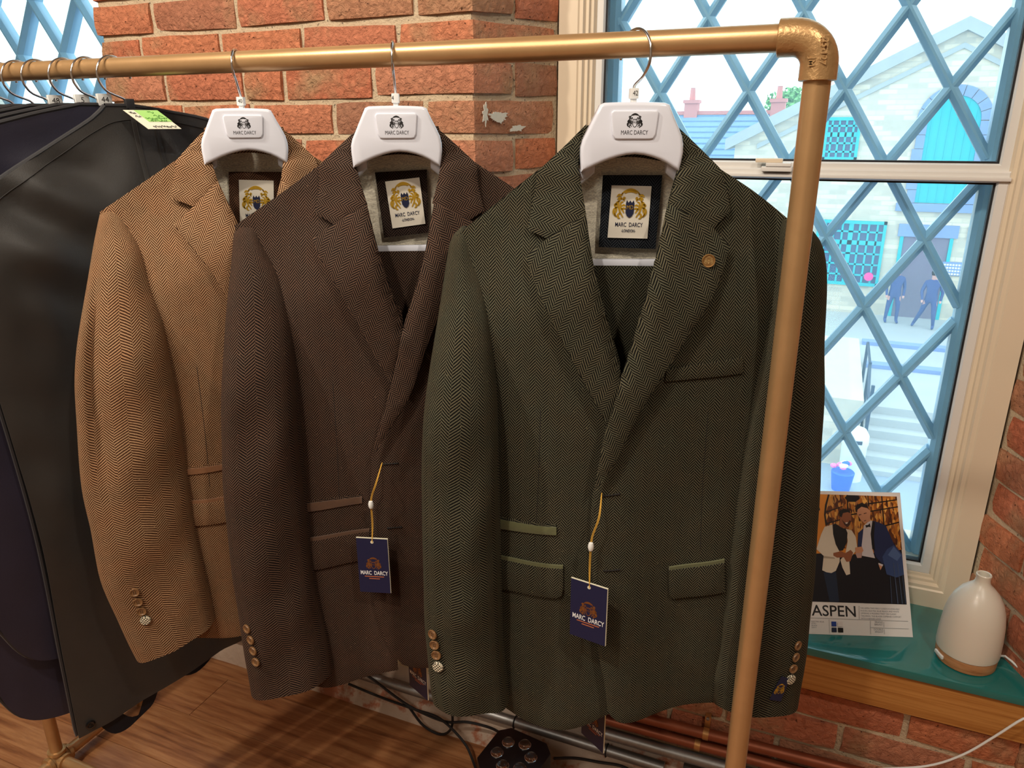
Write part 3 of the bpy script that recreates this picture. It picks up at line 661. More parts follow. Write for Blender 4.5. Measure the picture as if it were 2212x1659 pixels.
J = {"green":{"collarL":[[[-0.0493,-0.0802],[-0.0717,-0.1015],[-0.1048,-0.1306]],[[-0.1048,-0.1306],[-0.1067,-0.151],[-0.1146,-0.1924]],[[-0.1146,-0.1924],[-0.093,-0.2013]],[[-0.093,-0.2013],[-0.0499,-0.1741]],[[-0.0499,-0.1741],[-0.0567,-0.1372],[-0.0586,-0.1152],[-0.053,-0.0932],[-0.0493,-0.0802]]],"lapelL":[[[-0.093,-0.201],[-0.1163,-0.2202]],[[-0.1163,-0.2202],[-0.1033,-0.2525],[-0.0821,-0.2946],[-0.0551,-0.3452],[-0.0214,-0.4077]],[[-0.0214,-0.4077],[-0.0117,-0.3823],[-0.0062,-0.3508]],[[-0.0062,-0.3508],[-0.0249,-0.2851],[-0.0417,-0.2247],[-0.05,-0.1739]],[[-0.05,-0.1739],[-0.093,-0.201]]],"collarR":[[[0.0504,-0.0806],[0.073,-0.1019],[0.0978,-0.1269]],[[0.0978,-0.1269],[0.1058,-0.1476],[0.1114,-0.1728]],[[0.1114,-0.1728],[0.0919,-0.1903]],[[0.0919,-0.1903],[0.0402,-0.1633]],[[0.0402,-0.1633],[0.0477,-0.142],[0.0521,-0.1203],[0.0527,-0.1008],[0.0504,-0.0806]]],"lapelR":[[[0.0906,-0.1895],[0.1101,-0.2099]],[[0.1101,-0.2099],[0.1,-0.2361],[0.0874,-0.2633],[0.0662,-0.2977],[0.0455,-0.3344],[0.0146,-0.3901],[-0.0133,-0.4575],[-0.0329,-0.4895]],[[-0.0329,-0.4895],[-0.0274,-0.443],[-0.0207,-0.4049],[-0.0067,-0.3495]],[[-0.0067,-0.3495],[0.0102,-0.2838],[0.024,-0.2232],[0.0393,-0.1628]],[[0.0393,-0.1628],[0.0906,-0.1895]]],"frontL":[[[-0.1049,-0.131],[-0.1579,-0.1725],[-0.1989,-0.2033]],[[-0.1989,-0.2033],[-0.1913,-0.2617],[-0.1747,-0.3361],[-0.1776,-0.4819],[-0.1884,-0.691],[-0.1779,-0.8406]],[[-0.1779,-0.8406],[-0.1478,-0.8517],[-0.1145,-0.8679],[-0.0708,-0.8713],[-0.0335,-0.8626],[0.0005,-0.8427]],[[0.0005,-0.8427],[-0.0027,-0.7306],[-0.0106,-0.5262],[-0.0085,-0.4398]],[[-0.0085,-0.4398],[-0.0052,-0.3541],[-0.0241,-0.2876],[-0.0411,-0.2264],[-0.0495,-0.175],[-0.0582,-0.1204],[-0.0526,-0.0934]],[[-0.0526,-0.0934],[-0.1049,-0.131]]],"frontR":[[[0.0982,-0.127],[0.1442,-0.1555],[0.1974,-0.1953]],[[0.1974,-0.1953],[0.1949,-0.2587],[0.1829,-0.3321],[0.1885,-0.4754],[0.2003,-0.6805],[0.2137,-0.8508]],[[0.2137,-0.8508],[0.1647,-0.8366],[0.1216,-0.8289],[0.0677,-0.8355],[0.0262,-0.8426],[0.0073,-0.8384],[-0.0044,-0.8249]],[[-0.0044,-0.8249],[-0.0105,-0.7778],[-0.0216,-0.7193],[-0.0306,-0.6217],[-0.0352,-0.5467],[-0.0342,-0.5042],[-0.0323,-0.4936]],[[-0.0323,-0.4936],[-0.02,-0.4081],[-0.0058,-0.3521],[0.0113,-0.2858],[0.0252,-0.2246],[0.0405,-0.1635],[0.053,-0.1204],[0.0521,-0.0936]],[[0.0521,-0.0936],[0.0982,-0.127]]],"slL_out":[[[-0.1947,-0.1949],[-0.2038,-0.2037],[-0.2084,-0.2141],[-0.2143,-0.2495],[-0.2243,-0.3166],[-0.2372,-0.4016],[-0.2433,-0.4787],[-0.2451,-0.5231],[-0.2477,-0.6112],[-0.2488,-0.6983],[-0.2467,-0.7873],[-0.243,-0.8256]]],"slL_in":[[[-0.1909,-0.1931],[-0.1808,-0.1997],[-0.1761,-0.2228],[-0.1663,-0.2595],[-0.1565,-0.3132],[-0.1503,-0.3879],[-0.1489,-0.4724],[-0.1479,-0.5432],[-0.1465,-0.6581],[-0.1453,-0.7379],[-0.1412,-0.7908],[-0.1377,-0.8313]]],"slR_out":[[[0.1987,-0.1883],[0.2141,-0.2011],[0.2267,-0.2249],[0.2388,-0.2816],[0.2488,-0.3466],[0.2573,-0.4165],[0.2635,-0.4834],[0.2687,-0.5426],[0.2775,-0.6558],[0.2824,-0.7566],[0.2833,-0.833],[0.283,-0.886]]],"slR_in":[[[0.1747,-0.1827],[0.172,-0.2029],[0.1714,-0.2337],[0.1668,-0.2802],[0.1571,-0.3534],[0.1485,-0.4369],[0.1459,-0.5102],[0.1445,-0.5822],[0.1423,-0.665],[0.1413,-0.7376],[0.1389,-0.7829],[0.14,-0.8263]]],"breast":[[[0.0446,-0.3434],[0.1336,-0.3344]],[[0.1336,-0.3344],[0.1356,-0.3534]],[[0.1356,-0.3534],[0.0434,-0.3577]],[[0.0434,-0.3577],[0.0446,-0.3434]]],"tickettrim":[[[-0.1541,-0.5564],[-0.077,-0.5539]],[[-0.077,-0.5539],[-0.0769,-0.5643]],[[-0.0769,-0.5643],[-0.1542,-0.5698]],[[-0.1542,-0.5698],[-0.1541,-0.5564]]],"flapLtrim":[[[-0.1545,-0.6086],[-0.0681,-0.606]],[[-0.0681,-0.606],[-0.068,-0.6114]],[[-0.068,-0.6114],[-0.1546,-0.6148]],[[-0.1546,-0.6148],[-0.1545,-0.6086]]],"flapL":[[[-0.1544,-0.6135],[-0.0681,-0.6101]],[[-0.0681,-0.6101],[-0.0676,-0.6386],[-0.0686,-0.649],[-0.0743,-0.6544]],[[-0.0743,-0.6544],[-0.145,-0.6576],[-0.155,-0.6589]],[[-0.155,-0.6589],[-0.1544,-0.6135]]],"flapRtrim":[[[0.0654,-0.6073],[0.136,-0.6011]],[[0.136,-0.6011],[0.1365,-0.6065]],[[0.1365,-0.6065],[0.0657,-0.6126]],[[0.0657,-0.6126],[0.0654,-0.6073]]],"flapR":[[[0.0653,-0.6113],[0.1359,-0.6051]],[[0.1359,-0.6051],[0.14,-0.648]],[[0.14,-0.648],[0.0804,-0.6533],[0.0734,-0.6536],[0.0683,-0.6478]],[[0.0683,-0.6478],[0.0653,-0.6113]]],"bh1":[[[-0.0228,-0.5035],[-0.0018,-0.5005]]],"bh2":[[[-0.018,-0.6051],[0.0031,-0.6032]]],"pin":[[[0.0834,-0.2217]]],"patch":[[[-0.0285,-0.1364],[0.0402,-0.1365]],[[0.0402,-0.1365],[0.0371,-0.2218]],[[0.0371,-0.2218],[-0.0305,-0.2198]],[[-0.0305,-0.2198],[-0.0285,-0.1364]]],"label":[[[-0.0182,-0.1477],[0.028,-0.1487]],[[0.028,-0.1487],[0.0265,-0.2091]],[[0.0265,-0.2091],[-0.0207,-0.2081]],[[-0.0207,-0.2081],[-0.0182,-0.1477]]],"btnL":[[[-0.2344,-0.7021],[-0.2326,-0.7179],[-0.2308,-0.7338],[-0.229,-0.7514]]],"btnR":[[[0.2539,-0.751],[0.253,-0.7693],[0.2514,-0.7877],[0.2505,-0.8064]]],"cufflabel":[[[0.249,-0.8041],[0.2393,-0.8397]],[[0.2393,-0.8397],[0.2198,-0.8286]],[[0.2198,-0.8286],[0.2343,-0.7946]],[[0.2343,-0.7946],[0.249,-0.8041]]],"tag":[[[-0.0573,-0.6028],[-0.014,-0.6157]],[[-0.014,-0.6157],[-0.015,-0.6995]],[[-0.015,-0.6995],[-0.0584,-0.6847]],[[-0.0584,-0.6847],[-0.0573,-0.6028]]],"string":[[[-0.0238,-0.498],[-0.0274,-0.521],[-0.0344,-0.5464],[-0.0359,-0.5605],[-0.0365,-0.5883],[-0.0366,-0.6227]]],"tag2":[[[-0.0306,-0.9137],[-0.001,-0.8743]],[[-0.001,-0.8743],[0.0012,-0.9376]],[[0.0012,-0.9376],[-0.0306,-0.9644]],[[-0.0306,-0.9644],[-0.0306,-0.9137]]],"hanger":[[[-0.0396,-0.0604],[-0.0352,-0.0586],[-0.0024,-0.0578],[0.0304,-0.0589],[0.035,-0.0608]],[[0.035,-0.0608],[0.0413,-0.0744],[0.0506,-0.0935],[0.0528,-0.1104],[0.0495,-0.13]],[[0.0495,-0.13],[0.0279,-0.1177],[0.0002,-0.1118],[-0.028,-0.1176],[-0.0583,-0.1309]],[[-0.0583,-0.1309],[-0.0595,-0.1043],[-0.0533,-0.0884],[-0.0396,-0.0604]]],"plate":[[[-0.028,-0.0653],[0.0228,-0.0656],[0.0221,-0.0957],[-0.0254,-0.0956]]],"bar":[[[-0.0375,-0.2314],[0.0331,-0.2328]]],"neck":[[[-0.0011,-0.0584],[-0.0011,-0.048]]]},"brown":{"collarL":[[[-0.0439,-0.079],[-0.0674,-0.0989],[-0.0985,-0.1273]],[[-0.0985,-0.1273],[-0.0997,-0.1539],[-0.1062,-0.1837]],[[-0.1062,-0.1837],[-0.0833,-0.1968]],[[-0.0833,-0.1968],[-0.0404,-0.1729]],[[-0.0404,-0.1729],[-0.048,-0.1482],[-0.0528,-0.1209],[-0.0491,-0.0963],[-0.0439,-0.079]]],"lapelL":[[[-0.083,-0.1966],[-0.1091,-0.214]],[[-0.1091,-0.214],[-0.1017,-0.2327],[-0.0828,-0.2631],[-0.049,-0.3352],[-0.0215,-0.3967]],[[-0.0215,-0.3967],[-0.0113,-0.3612],[-0.0017,-0.3235]],[[-0.0017,-0.3235],[-0.0142,-0.2767],[-0.026,-0.2325],[-0.0403,-0.1727]],[[-0.0403,-0.1727],[-0.083,-0.1966]]],"frontL":[[[-0.0997,-0.1277],[-0.1603,-0.1684],[-0.2128,-0.2012]],[[-0.2128,-0.2012],[-0.1975,-0.2905],[-0.1783,-0.388],[-0.1872,-0.5247],[-0.1947,-0.7544],[-0.1979,-0.891]],[[-0.1979,-0.891],[-0.1895,-0.9002],[-0.1529,-0.8963],[-0.0987,-0.876],[-0.0369,-0.8594]],[[-0.0369,-0.8594],[-0.0371,-0.737],[-0.0312,-0.5151],[-0.0237,-0.4477]],[[-0.0237,-0.4477],[-0.0023,-0.3261],[-0.0149,-0.2788],[-0.0268,-0.2341],[-0.0412,-0.1736],[-0.0549,-0.124],[-0.0487,-0.0964]],[[-0.0487,-0.0964],[-0.0997,-0.1277]]],"lapelR":[[[0.0899,-0.1956],[0.1081,-0.2181]],[[0.1081,-0.2181],[0.082,-0.2453],[0.0546,-0.2837],[0.0291,-0.3429],[0.003,-0.4109],[-0.0179,-0.4437],[-0.0339,-0.4702],[-0.0521,-0.4979]],[[-0.0521,-0.4979],[-0.0352,-0.4418],[-0.0229,-0.4048],[-0.0015,-0.3225]],[[-0.0015,-0.3225],[0.0158,-0.2737],[0.0284,-0.2335],[0.0431,-0.1713]],[[0.0431,-0.1713],[0.0899,-0.1956]]],"frontRedge":[[[-0.029,-0.8473],[-0.0442,-0.8223],[-0.0578,-0.776],[-0.0646,-0.7243],[-0.0638,-0.6403],[-0.0591,-0.5676],[-0.053,-0.5015]],[[-0.053,-0.5015],[-0.0235,-0.4076],[-0.0019,-0.3245],[0.0155,-0.2753],[0.0282,-0.2347],[0.043,-0.172],[0.0544,-0.1307],[0.0567,-0.0969]]],"frontRhem":[[[0.0127,-0.8556],[-0.0122,-0.8552],[-0.029,-0.8473]]],"slL_out":[[[-0.2016,-0.1937],[-0.2115,-0.2019],[-0.2166,-0.212],[-0.2261,-0.2792],[-0.2344,-0.3452],[-0.2419,-0.4148],[-0.249,-0.4809],[-0.2552,-0.5513],[-0.2602,-0.6693],[-0.2608,-0.729],[-0.2605,-0.7877],[-0.259,-0.8863]]],"slL_in":[[[-0.1968,-0.1925],[-0.1854,-0.2028],[-0.1744,-0.2284],[-0.1559,-0.2664],[-0.147,-0.3205],[-0.1454,-0.3828],[-0.1475,-0.4683],[-0.1479,-0.5518],[-0.1483,-0.6702],[-0.1443,-0.7302],[-0.1374,-0.7911],[-0.1336,-0.8541]]],"tickettrim":[[[-0.1574,-0.5788],[-0.0711,-0.5661]],[[-0.0711,-0.5661],[-0.0718,-0.5761]],[[-0.0718,-0.5761],[-0.1588,-0.5928]],[[-0.1588,-0.5928],[-0.1574,-0.5788]]],"flapLtrim":[[[-0.159,-0.6331],[-0.064,-0.6162]],[[-0.064,-0.6162],[-0.0644,-0.6214]],[[-0.0644,-0.6214],[-0.1597,-0.6399]],[[-0.1597,-0.6399],[-0.159,-0.6331]]],"flapL":[[[-0.1593,-0.6386],[-0.0641,-0.6202]],[[-0.0641,-0.6202],[-0.0665,-0.6565],[-0.0697,-0.6655],[-0.075,-0.6671]],[[-0.075,-0.6671],[-0.1463,-0.6827],[-0.1641,-0.6874]],[[-0.1641,-0.6874],[-0.1593,-0.6386]]],"bh1":[[[-0.0386,-0.5134],[-0.0181,-0.5121]]],"patch":[[[-0.033,-0.1384],[0.0345,-0.1355]],[[0.0345,-0.1355],[0.0337,-0.2173]],[[0.0337,-0.2173],[-0.026,-0.2231]],[[-0.026,-0.2231],[-0.033,-0.1384]]],"label":[[[-0.0203,-0.15],[0.0245,-0.1451]],[[0.0245,-0.1451],[0.0299,-0.2051]],[[0.0299,-0.2051],[-0.014,-0.2105]],[[-0.014,-0.2105],[-0.0203,-0.15]]],"btnL":[[[-0.2427,-0.7542],[-0.2388,-0.771],[-0.237,-0.7886],[-0.2351,-0.8072]]],"tag":[[[-0.0792,-0.6158],[-0.036,-0.6207]],[[-0.036,-0.6207],[-0.0384,-0.7083]],[[-0.0384,-0.7083],[-0.0828,-0.7025]],[[-0.0828,-0.7025],[-0.0792,-0.6158]]],"string":[[[-0.0387,-0.5087],[-0.0483,-0.5351],[-0.055,-0.5537],[-0.0572,-0.5676],[-0.0573,-0.5981],[-0.0599,-0.6292]]],"tag2":[[[-0.0311,-0.9069],[0.0094,-0.8874]],[[0.0094,-0.8874],[0.0072,-0.9452]],[[0.0072,-0.9452],[-0.0327,-0.97]],[[-0.0327,-0.97],[-0.0311,-0.9069]]],"hanger":[[[-0.0361,-0.0598],[-0.0315,-0.0577],[0.0016,-0.0566],[0.0348,-0.0583],[0.0392,-0.0604]],[[0.0392,-0.0604],[0.0465,-0.0777],[0.0556,-0.0968],[0.0561,-0.1134],[0.0532,-0.1312]],[[0.0532,-0.1312],[0.0289,-0.1165],[0.0003,-0.1135],[-0.0258,-0.1194],[-0.0534,-0.1314]],[[-0.0534,-0.1314],[-0.0547,-0.1017],[-0.0461,-0.0827],[-0.0361,-0.0598]]],"plate":[[[-0.0219,-0.0653],[0.0295,-0.0659],[0.0264,-0.0987],[-0.0217,-0.0984]]],"bar":[[[-0.0312,-0.2412],[0.0269,-0.2429]]]},"tan":{"collarL":[[[-0.0424,-0.0779],[-0.0645,-0.0966],[-0.0898,-0.1224]],[[-0.0898,-0.1224],[-0.0982,-0.1526],[-0.1033,-0.1715]],[[-0.1033,-0.1715],[-0.0754,-0.1828]],[[-0.0754,-0.1828],[-0.0412,-0.1507]],[[-0.0412,-0.1507],[-0.0464,-0.1265],[-0.049,-0.1027],[-0.0475,-0.0908],[-0.0424,-0.0779]]],"lapelL":[[[-0.0752,-0.1826],[-0.1023,-0.2047]],[[-0.1023,-0.2047],[-0.0882,-0.2245],[-0.0642,-0.2588],[-0.0456,-0.3],[-0.0189,-0.3576]],[[-0.0189,-0.3576],[-0.0097,-0.335],[-0.0025,-0.3028]],[[-0.0025,-0.3028],[-0.0098,-0.2481],[-0.0215,-0.2032],[-0.0411,-0.1506]],[[-0.0411,-0.1506],[-0.0752,-0.1826]]],"frontL":[[[-0.0906,-0.1227],[-0.1424,-0.1553],[-0.1956,-0.1888]],[[-0.1956,-0.1888],[-0.1843,-0.2511],[-0.1648,-0.3315],[-0.163,-0.4397],[-0.1783,-0.6253],[-0.1943,-0.8258]],[[-0.1943,-0.8258],[-0.2068,-0.8653],[-0.1698,-0.8607],[-0.1286,-0.8559],[-0.0625,-0.8458]],[[-0.0625,-0.8458],[-0.0547,-0.7102],[-0.0441,-0.5539],[-0.0273,-0.4318]],[[-0.0273,-0.4318],[-0.0028,-0.3048],[-0.0101,-0.2497],[-0.0219,-0.2043],[-0.0417,-0.1512],[-0.0509,-0.1148],[-0.0468,-0.0909]],[[-0.0468,-0.0909],[-0.0906,-0.1227]]],"slL_out":[[[-0.1879,-0.1843],[-0.196,-0.1905],[-0.2001,-0.1987],[-0.2147,-0.2463],[-0.2328,-0.3137],[-0.2476,-0.3773],[-0.2577,-0.4394],[-0.2696,-0.5504],[-0.2713,-0.6211],[-0.2716,-0.7087],[-0.2621,-0.7803],[-0.2472,-0.8618]]],"slL_in":[[[-0.1829,-0.183],[-0.1712,-0.1875],[-0.1585,-0.2105],[-0.1446,-0.2476],[-0.1336,-0.321],[-0.1308,-0.384],[-0.1288,-0.4391],[-0.1309,-0.5499],[-0.1328,-0.6367],[-0.1301,-0.7068],[-0.126,-0.7691],[-0.125,-0.8156]]],"tickettrim":[[[-0.1377,-0.5553],[-0.0695,-0.5507]],[[-0.0695,-0.5507],[-0.0705,-0.5589]],[[-0.0705,-0.5589],[-0.1389,-0.5643]],[[-0.1389,-0.5643],[-0.1377,-0.5553]]],"flapLtrim":[[[-0.1414,-0.6065],[-0.0723,-0.6018]],[[-0.0723,-0.6018],[-0.0729,-0.6071]],[[-0.0729,-0.6071],[-0.1423,-0.6127]],[[-0.1423,-0.6127],[-0.1414,-0.6065]]],"flapL":[[[-0.1419,-0.6117],[-0.0727,-0.6062]],[[-0.0727,-0.6062],[-0.077,-0.6423]],[[-0.077,-0.6423],[-0.129,-0.6475],[-0.1472,-0.6498]],[[-0.1472,-0.6498],[-0.1419,-0.6117]]],"patch":[[[-0.0281,-0.1417],[0.0437,-0.1432]],[[0.0437,-0.1432],[0.0309,-0.2382]],[[0.0309,-0.2382],[-0.0373,-0.235]],[[-0.0373,-0.235],[-0.0281,-0.1417]]],"label":[[[-0.0156,-0.1526],[0.0315,-0.155]],[[0.0315,-0.155],[0.025,-0.2245]],[[0.025,-0.2245],[-0.0218,-0.2232]],[[-0.0218,-0.2232],[-0.0156,-0.1526]]],"btnL":[[[-0.2225,-0.7237],[-0.2209,-0.7416],[-0.2187,-0.7587],[-0.2159,-0.7752]]],"hanger":[[[-0.0344,-0.0628],[-0.0295,-0.0605],[0.0022,-0.0593],[0.0364,-0.0616],[0.041,-0.0639]],[[0.041,-0.0639],[0.047,-0.0824],[0.0532,-0.1006],[0.0529,-0.1158],[0.0491,-0.1293]],[[0.0491,-0.1293],[0.0281,-0.1186],[-0.0006,-0.1151],[-0.026,-0.1184],[-0.0477,-0.1265]],[[-0.0477,-0.1265],[-0.0518,-0.0996],[-0.0438,-0.082],[-0.0344,-0.0628]]],"plate":[[[-0.0219,-0.0676],[0.0304,-0.0676],[0.0252,-0.0996],[-0.024,-0.0991]]]}}
JINFO = {'green': (-0.2135, 20, R(-38.5), 0.026), 'brown': (-0.513, 28, R(-64), 0.021), 'tan': (-0.754, 40, R(-66), 0.021)}
HO = J['green']['hanger']
HOUT = [[(x + 0.0025, z) for x, z in s] for s in HO]
SIZES = {'green': '42', 'brown': '4', 'tan': '40'}
HLAB = {'green': 'white plastic suit hanger carrying the dark green jacket', 'brown': 'white plastic suit hanger carrying the dark brown jacket', 'tan': 'white plastic suit hanger carrying the tan jacket'}
def suit_hanger(j):
    X, a, phi, rad = JINFO[j]
    h = empty('suit_hanger', (X, RYY, RZ), R(a), HLAB[j], 'hanger', 'white suit hangers')
    ph = phi - R(a)
    V, F = tube(hook_path(ph, rad, 0.0135 + 0.0018, -0.047), 0.0016, 10); mk('hook', V, F, M['chrome'], h)
    lens_solid('neck_plate', rounded_outline(HOUT, 0.008), -0.017, 0.012, M['hanger'], h, 0.0042)
    # arms running out to the shoulders, inside the jacket
    for s in (-1, 1):
        pts = cr([(s * 0.040, 0.004, -0.122), (s * 0.09, 0.007, -0.166), (s * 0.14, 0.007, -0.196), (s * 0.178, 0.007, -0.218)], 0.012)
        n_ = len(pts); V = []; F = []
        for i, p in enumerate(pts):
            w, hh = 0.008 - 0.002 * i / n_, 0.011 - 0.004 * i / n_
            for k in range(16):
                t = 2 * math.pi * k / 16; V.append((p.x, p.y + w * math.cos(t), p.z + hh * math.sin(t)))
        for i in range(n_ - 1):
            for k in range(16): F.append([i * 16 + k, i * 16 + (k + 1) % 16, (i + 1) * 16 + (k + 1) % 16, (i + 1) * 16 + k])
        F += [list(range(16)), [(n_ - 1) * 16 + k for k in range(16)]]
        mk('arm', V, F, M['hanger'], h)
        MB().tube(cr([(s * 0.15, 0.007, -0.203), (s * 0.148, 0.005, -0.224), (s * 0.138, 0, -0.2335)], 0.006), 0.004, 10).build('bar_link', M['hanger'], h)
    MB().box((-0.14, -0.004, -0.2375), (0.14, 0.005, -0.2295)).build('trouser_bar', M['hanger'], h, bevel=0.0015)
    cx = 0.0005
    pl = lens_solid('badge_panel', rounded_outline([[(cx - 0.0235, -0.0665), (cx + 0.0235, -0.0665)], [(cx + 0.0235, -0.0665), (cx + 0.0255, -0.069), (cx + 0.0235, -0.091)], [(cx + 0.0235, -0.091), (cx + 0.021, -0.0955), (cx + 0.017, -0.0962)], [(cx + 0.017, -0.0962), (cx - 0.017, -0.0962)], [(cx - 0.017, -0.0962), (cx - 0.021, -0.0955), (cx - 0.0235, -0.091)], [(cx - 0.0235, -0.091), (cx - 0.0255, -0.069), (cx - 0.0235, -0.0665)]]), -0.0192, -0.012, M['hanger'], h, 0.0016)
    crest(pl, (cx, -0.01935, -0.0785), 0.0095, M['black_ink'], None, M['black_ink'], 0.06)
    link('lettering', text_mesh('MARC DARCY', 0.0064, M['black_ink'], 0, 0.72), pl, (cx, -0.01935, -0.0893), FACE)
    mz = MB().box((-0.0045, -0.006, -0.0545), (0.0045, 0.006, -0.0435)); mz.box((-0.003, -0.004, -0.062), (0.003, 0.004, -0.0535))
    mk_ = mz.build('size_marker', M['white_tag'], h, bevel=0.0008)
    mk_.rotation_euler = (0, 0, ph + R(90) + (R(0) if j != 'green' else R(-25)))
    link('size_number', text_mesh(SIZES[j], 0.0072, M['black_ink'], 0, 0.8), mk_, (0.0006 if j != 'brown' else -0.003, -0.0062, -0.049), FACE)
    return h
for j in ('green', 'brown', 'tan'): suit_hanger(j)
from mathutils.bvhtree import BVHTree
# ================================================================ JACKETS
JW = 0.222
def zsh(x): return -0.088 - 0.575 * abs(x)
def BF(x, z):
    u = min(1, abs(x) / JW); b = 0.058 * (1 - u ** 2.6)
    return b * ss((zsh(x) - z) / 0.17 + 0.12)
def drape(x, z, sd):
    """soft vertical folds that grow towards the hem"""
    k = ss((-0.25 - z) / 0.5)
    f = math.sin(x * 46 + sd + z * 3) * 0.0036 + math.sin(x * 27 - sd * 2 + z * 5) * 0.0034
    return f * k + noise.noise(Vector((x * 11 + sd, z * 7, sd))) * 0.0032 * ss((zsh(x) - z) / 0.1)
def inside(p, poly):
    c = False; n = len(poly); j = n - 1; x, y = p
    for i in range(n):
        xi, yi = poly[i]; xj, yj = poly[j]
        if (yi > y) != (yj > y) and x < (xj - xi) * (y - yi) / (yj - yi) + xi: c = not c
        j = i
    return c
def panel(name, segs, yf, mat, parent, thick=0.0028, grid=0.009, grain=0.0, edge=0.0016, step=0.006, roll=None):
    """cloth panel from an outline in x,z; yf(x,z) is the depth of its face"""
    ol = []
    for s in segs: ol += [(v.x, v.y) for v in cr([tuple(p) for p in s], step)][:-1]
    n = len(ol)
    x0, x1 = min(p[0] for p in ol), max(p[0] for p in ol); z0, z1 = min(p[1] for p in ol), max(p[1] for p in ol)
    pts = [Vector(p) for p in ol]; inn = []
    ny = int((z1 - z0) / grid) + 1; nx = int((x1 - x0) / grid) + 1
    for a in range(1, ny):
        for b in range(0, nx):
            p = (x0 + (b + 0.5 * (a % 2)) * grid, z0 + a * grid)
            if inside(p, ol) and min((p[0] - q[0]) ** 2 + (p[1] - q[1]) ** 2 for q in ol) > (0.45 * grid) ** 2: inn.append(Vector(p))
    res = geometry.delaunay_2d_cdt(pts + inn, [(i, (i + 1) % n) for i in range(n)], [], 1, 1e-6)
    V2, E2, F2 = res[0], res[1], res[2]
    # boundary edges
    cnt = {}
    for f in F2:
        for i in range(len(f)):
            k = (f[i], f[(i + 1) % len(f)]); cnt[k] = cnt.get(k, 0) + 1
    bd = [k for k in cnt if (k[1], k[0]) not in cnt]; bv = set(i for k in bd for i in k)
    V = []; uv = []; cg, sg = math.cos(grain), math.sin(grain)
    for i, p in enumerate(V2):
        y = yf(p.x, p.y) + (edge if i in bv else 0)
        if roll: y += roll(p.x, p.y)
        V.append((p.x, y, p.y)); uv.append((p.x * cg + p.y * sg + 3, -p.x * sg + p.y * cg + 3))
    N = len(V)
    V += [(v[0], v[1] + thick - (edge if i in bv else 0) * 0.8, v[2]) for i, v in enumerate(V)]; uv += uv
    F = []
    for f in F2:
        f = list(f)
        a, b, c = (Vector(V[i]) for i in f[:3])
        fl = (b - a).cross(c - a).y > 0
        F.append(f[::-1] if fl else f); F.append([N + i for i in (f if fl else f[::-1])])
    for a, b in bd: F.append([a, b, N + b, N + a])
    return mk(name, V, F, mat, parent, True, 60, uv)
def seglen(P): return sum((P[i + 1] - P[i]).length for i in range(len(P) - 1))
def resample(pts, n):
    P = cr([tuple(p) for p in pts], 0.004); L = [0]
    for i in range(len(P) - 1): L.append(L[-1] + (P[i + 1] - P[i]).length)
    out = []; k = 0
    for i in range(n):
        d = L[-1] * i / (n - 1)
        while k < len(P) - 2 and L[k + 1] < d: k += 1
        t = (d - L[k]) / max(1e-9, L[k + 1] - L[k]); out.append(P[k].lerp(P[k + 1], min(1, t)))
    return out
def sleeve(name, outp, inp, yc, dr, mat, parent, sd, lin, n=56, seg=36, crease=None, tilt=0.0, amp=0.007):
    A, Bp = resample(outp, n), resample(inp, n); V = []; uv = []; F = []
    acc = 0
    for i in range(n):
        a, b = A[i], Bp[i]; c = (a + b) / 2; h = (b - a) / 2; hl = h.length; t = i / (n - 1)
        if i: acc += ((A[i] + Bp[i]) / 2 - (A[i - 1] + Bp[i - 1]) / 2).length
        d = min(dr(t), hl * 1.05 + 0.002); y0 = yc(t)
        for k in range(seg + 1):
            th = 2 * math.pi * k / seg; ct, st = math.cos(th), math.sin(th)
            e = 0.82
            sx = math.copysign(abs(ct) ** e, ct); sy = math.copysign(abs(st) ** e, st)
            w = noise.noise(Vector((sx * 1.3 + sd, t * 7, sy * 1.3))) * amp * ss(t * 6) + math.sin(t * 34 + sx * 2 + sd) * 0.0012
            if crease: w += crease(t, sx, sy)
            y = y0 + tilt * sx * ss(t * 4) - d * sy - w * (1 if sy > -0.2 else 0.3)
            p = c + h * sx * (1 + 0.0)
            V.append((p.x, y, p.y)); uv.append((3 + (k / seg) * 0.234, 3 - acc))
    S = seg + 1
    for i in range(n - 1):
        for k in range(seg): F.append([i * S + k, i * S + k + 1, (i + 1) * S + k + 1, (i + 1) * S + k])
    mid = [0] * len(F)
    # turned-in cuff
    base = (n - 1) * S; N = len(V); cen = (A[-1] + Bp[-1]) / 2; up = (A[-6] + Bp[-6]) / 2 - cen
    for lv, sc, ux in ((1, 0.92, 0.0), (2, 0.62, 0.8)):
        for k in range(S):
            v = Vector(V[base + k]); x = cen.x + (v.x - cen.x) * sc + up.x * ux; z = cen.y + (v.z - cen.y) * sc + up.y * ux
            V.append((x, yc(1) + (v.y - yc(1)) * sc, z)); uv.append((uv[base + k][0], 2))
    for lv in (0, 1):
        b0 = base if lv == 0 else N; b1 = N if lv == 0 else N + S
        for k in range(seg): F.append([b0 + k, b0 + k + 1, b1 + k + 1, b1 + k]); mid.append(1 if lv else 0)
    # close the crown
    F.append([k for k in range(seg)][::-1]); mid.append(0)
    me = mk(name, V, F, [mat, lin], parent, True, 70, uv, None, None, mid)
    return me, BVHTree.FromPolygons([Vector(v) for v in V], F), None
def mir(segs): return [[(-x, z) for x, z in s] for s in segs]
_btn = {}
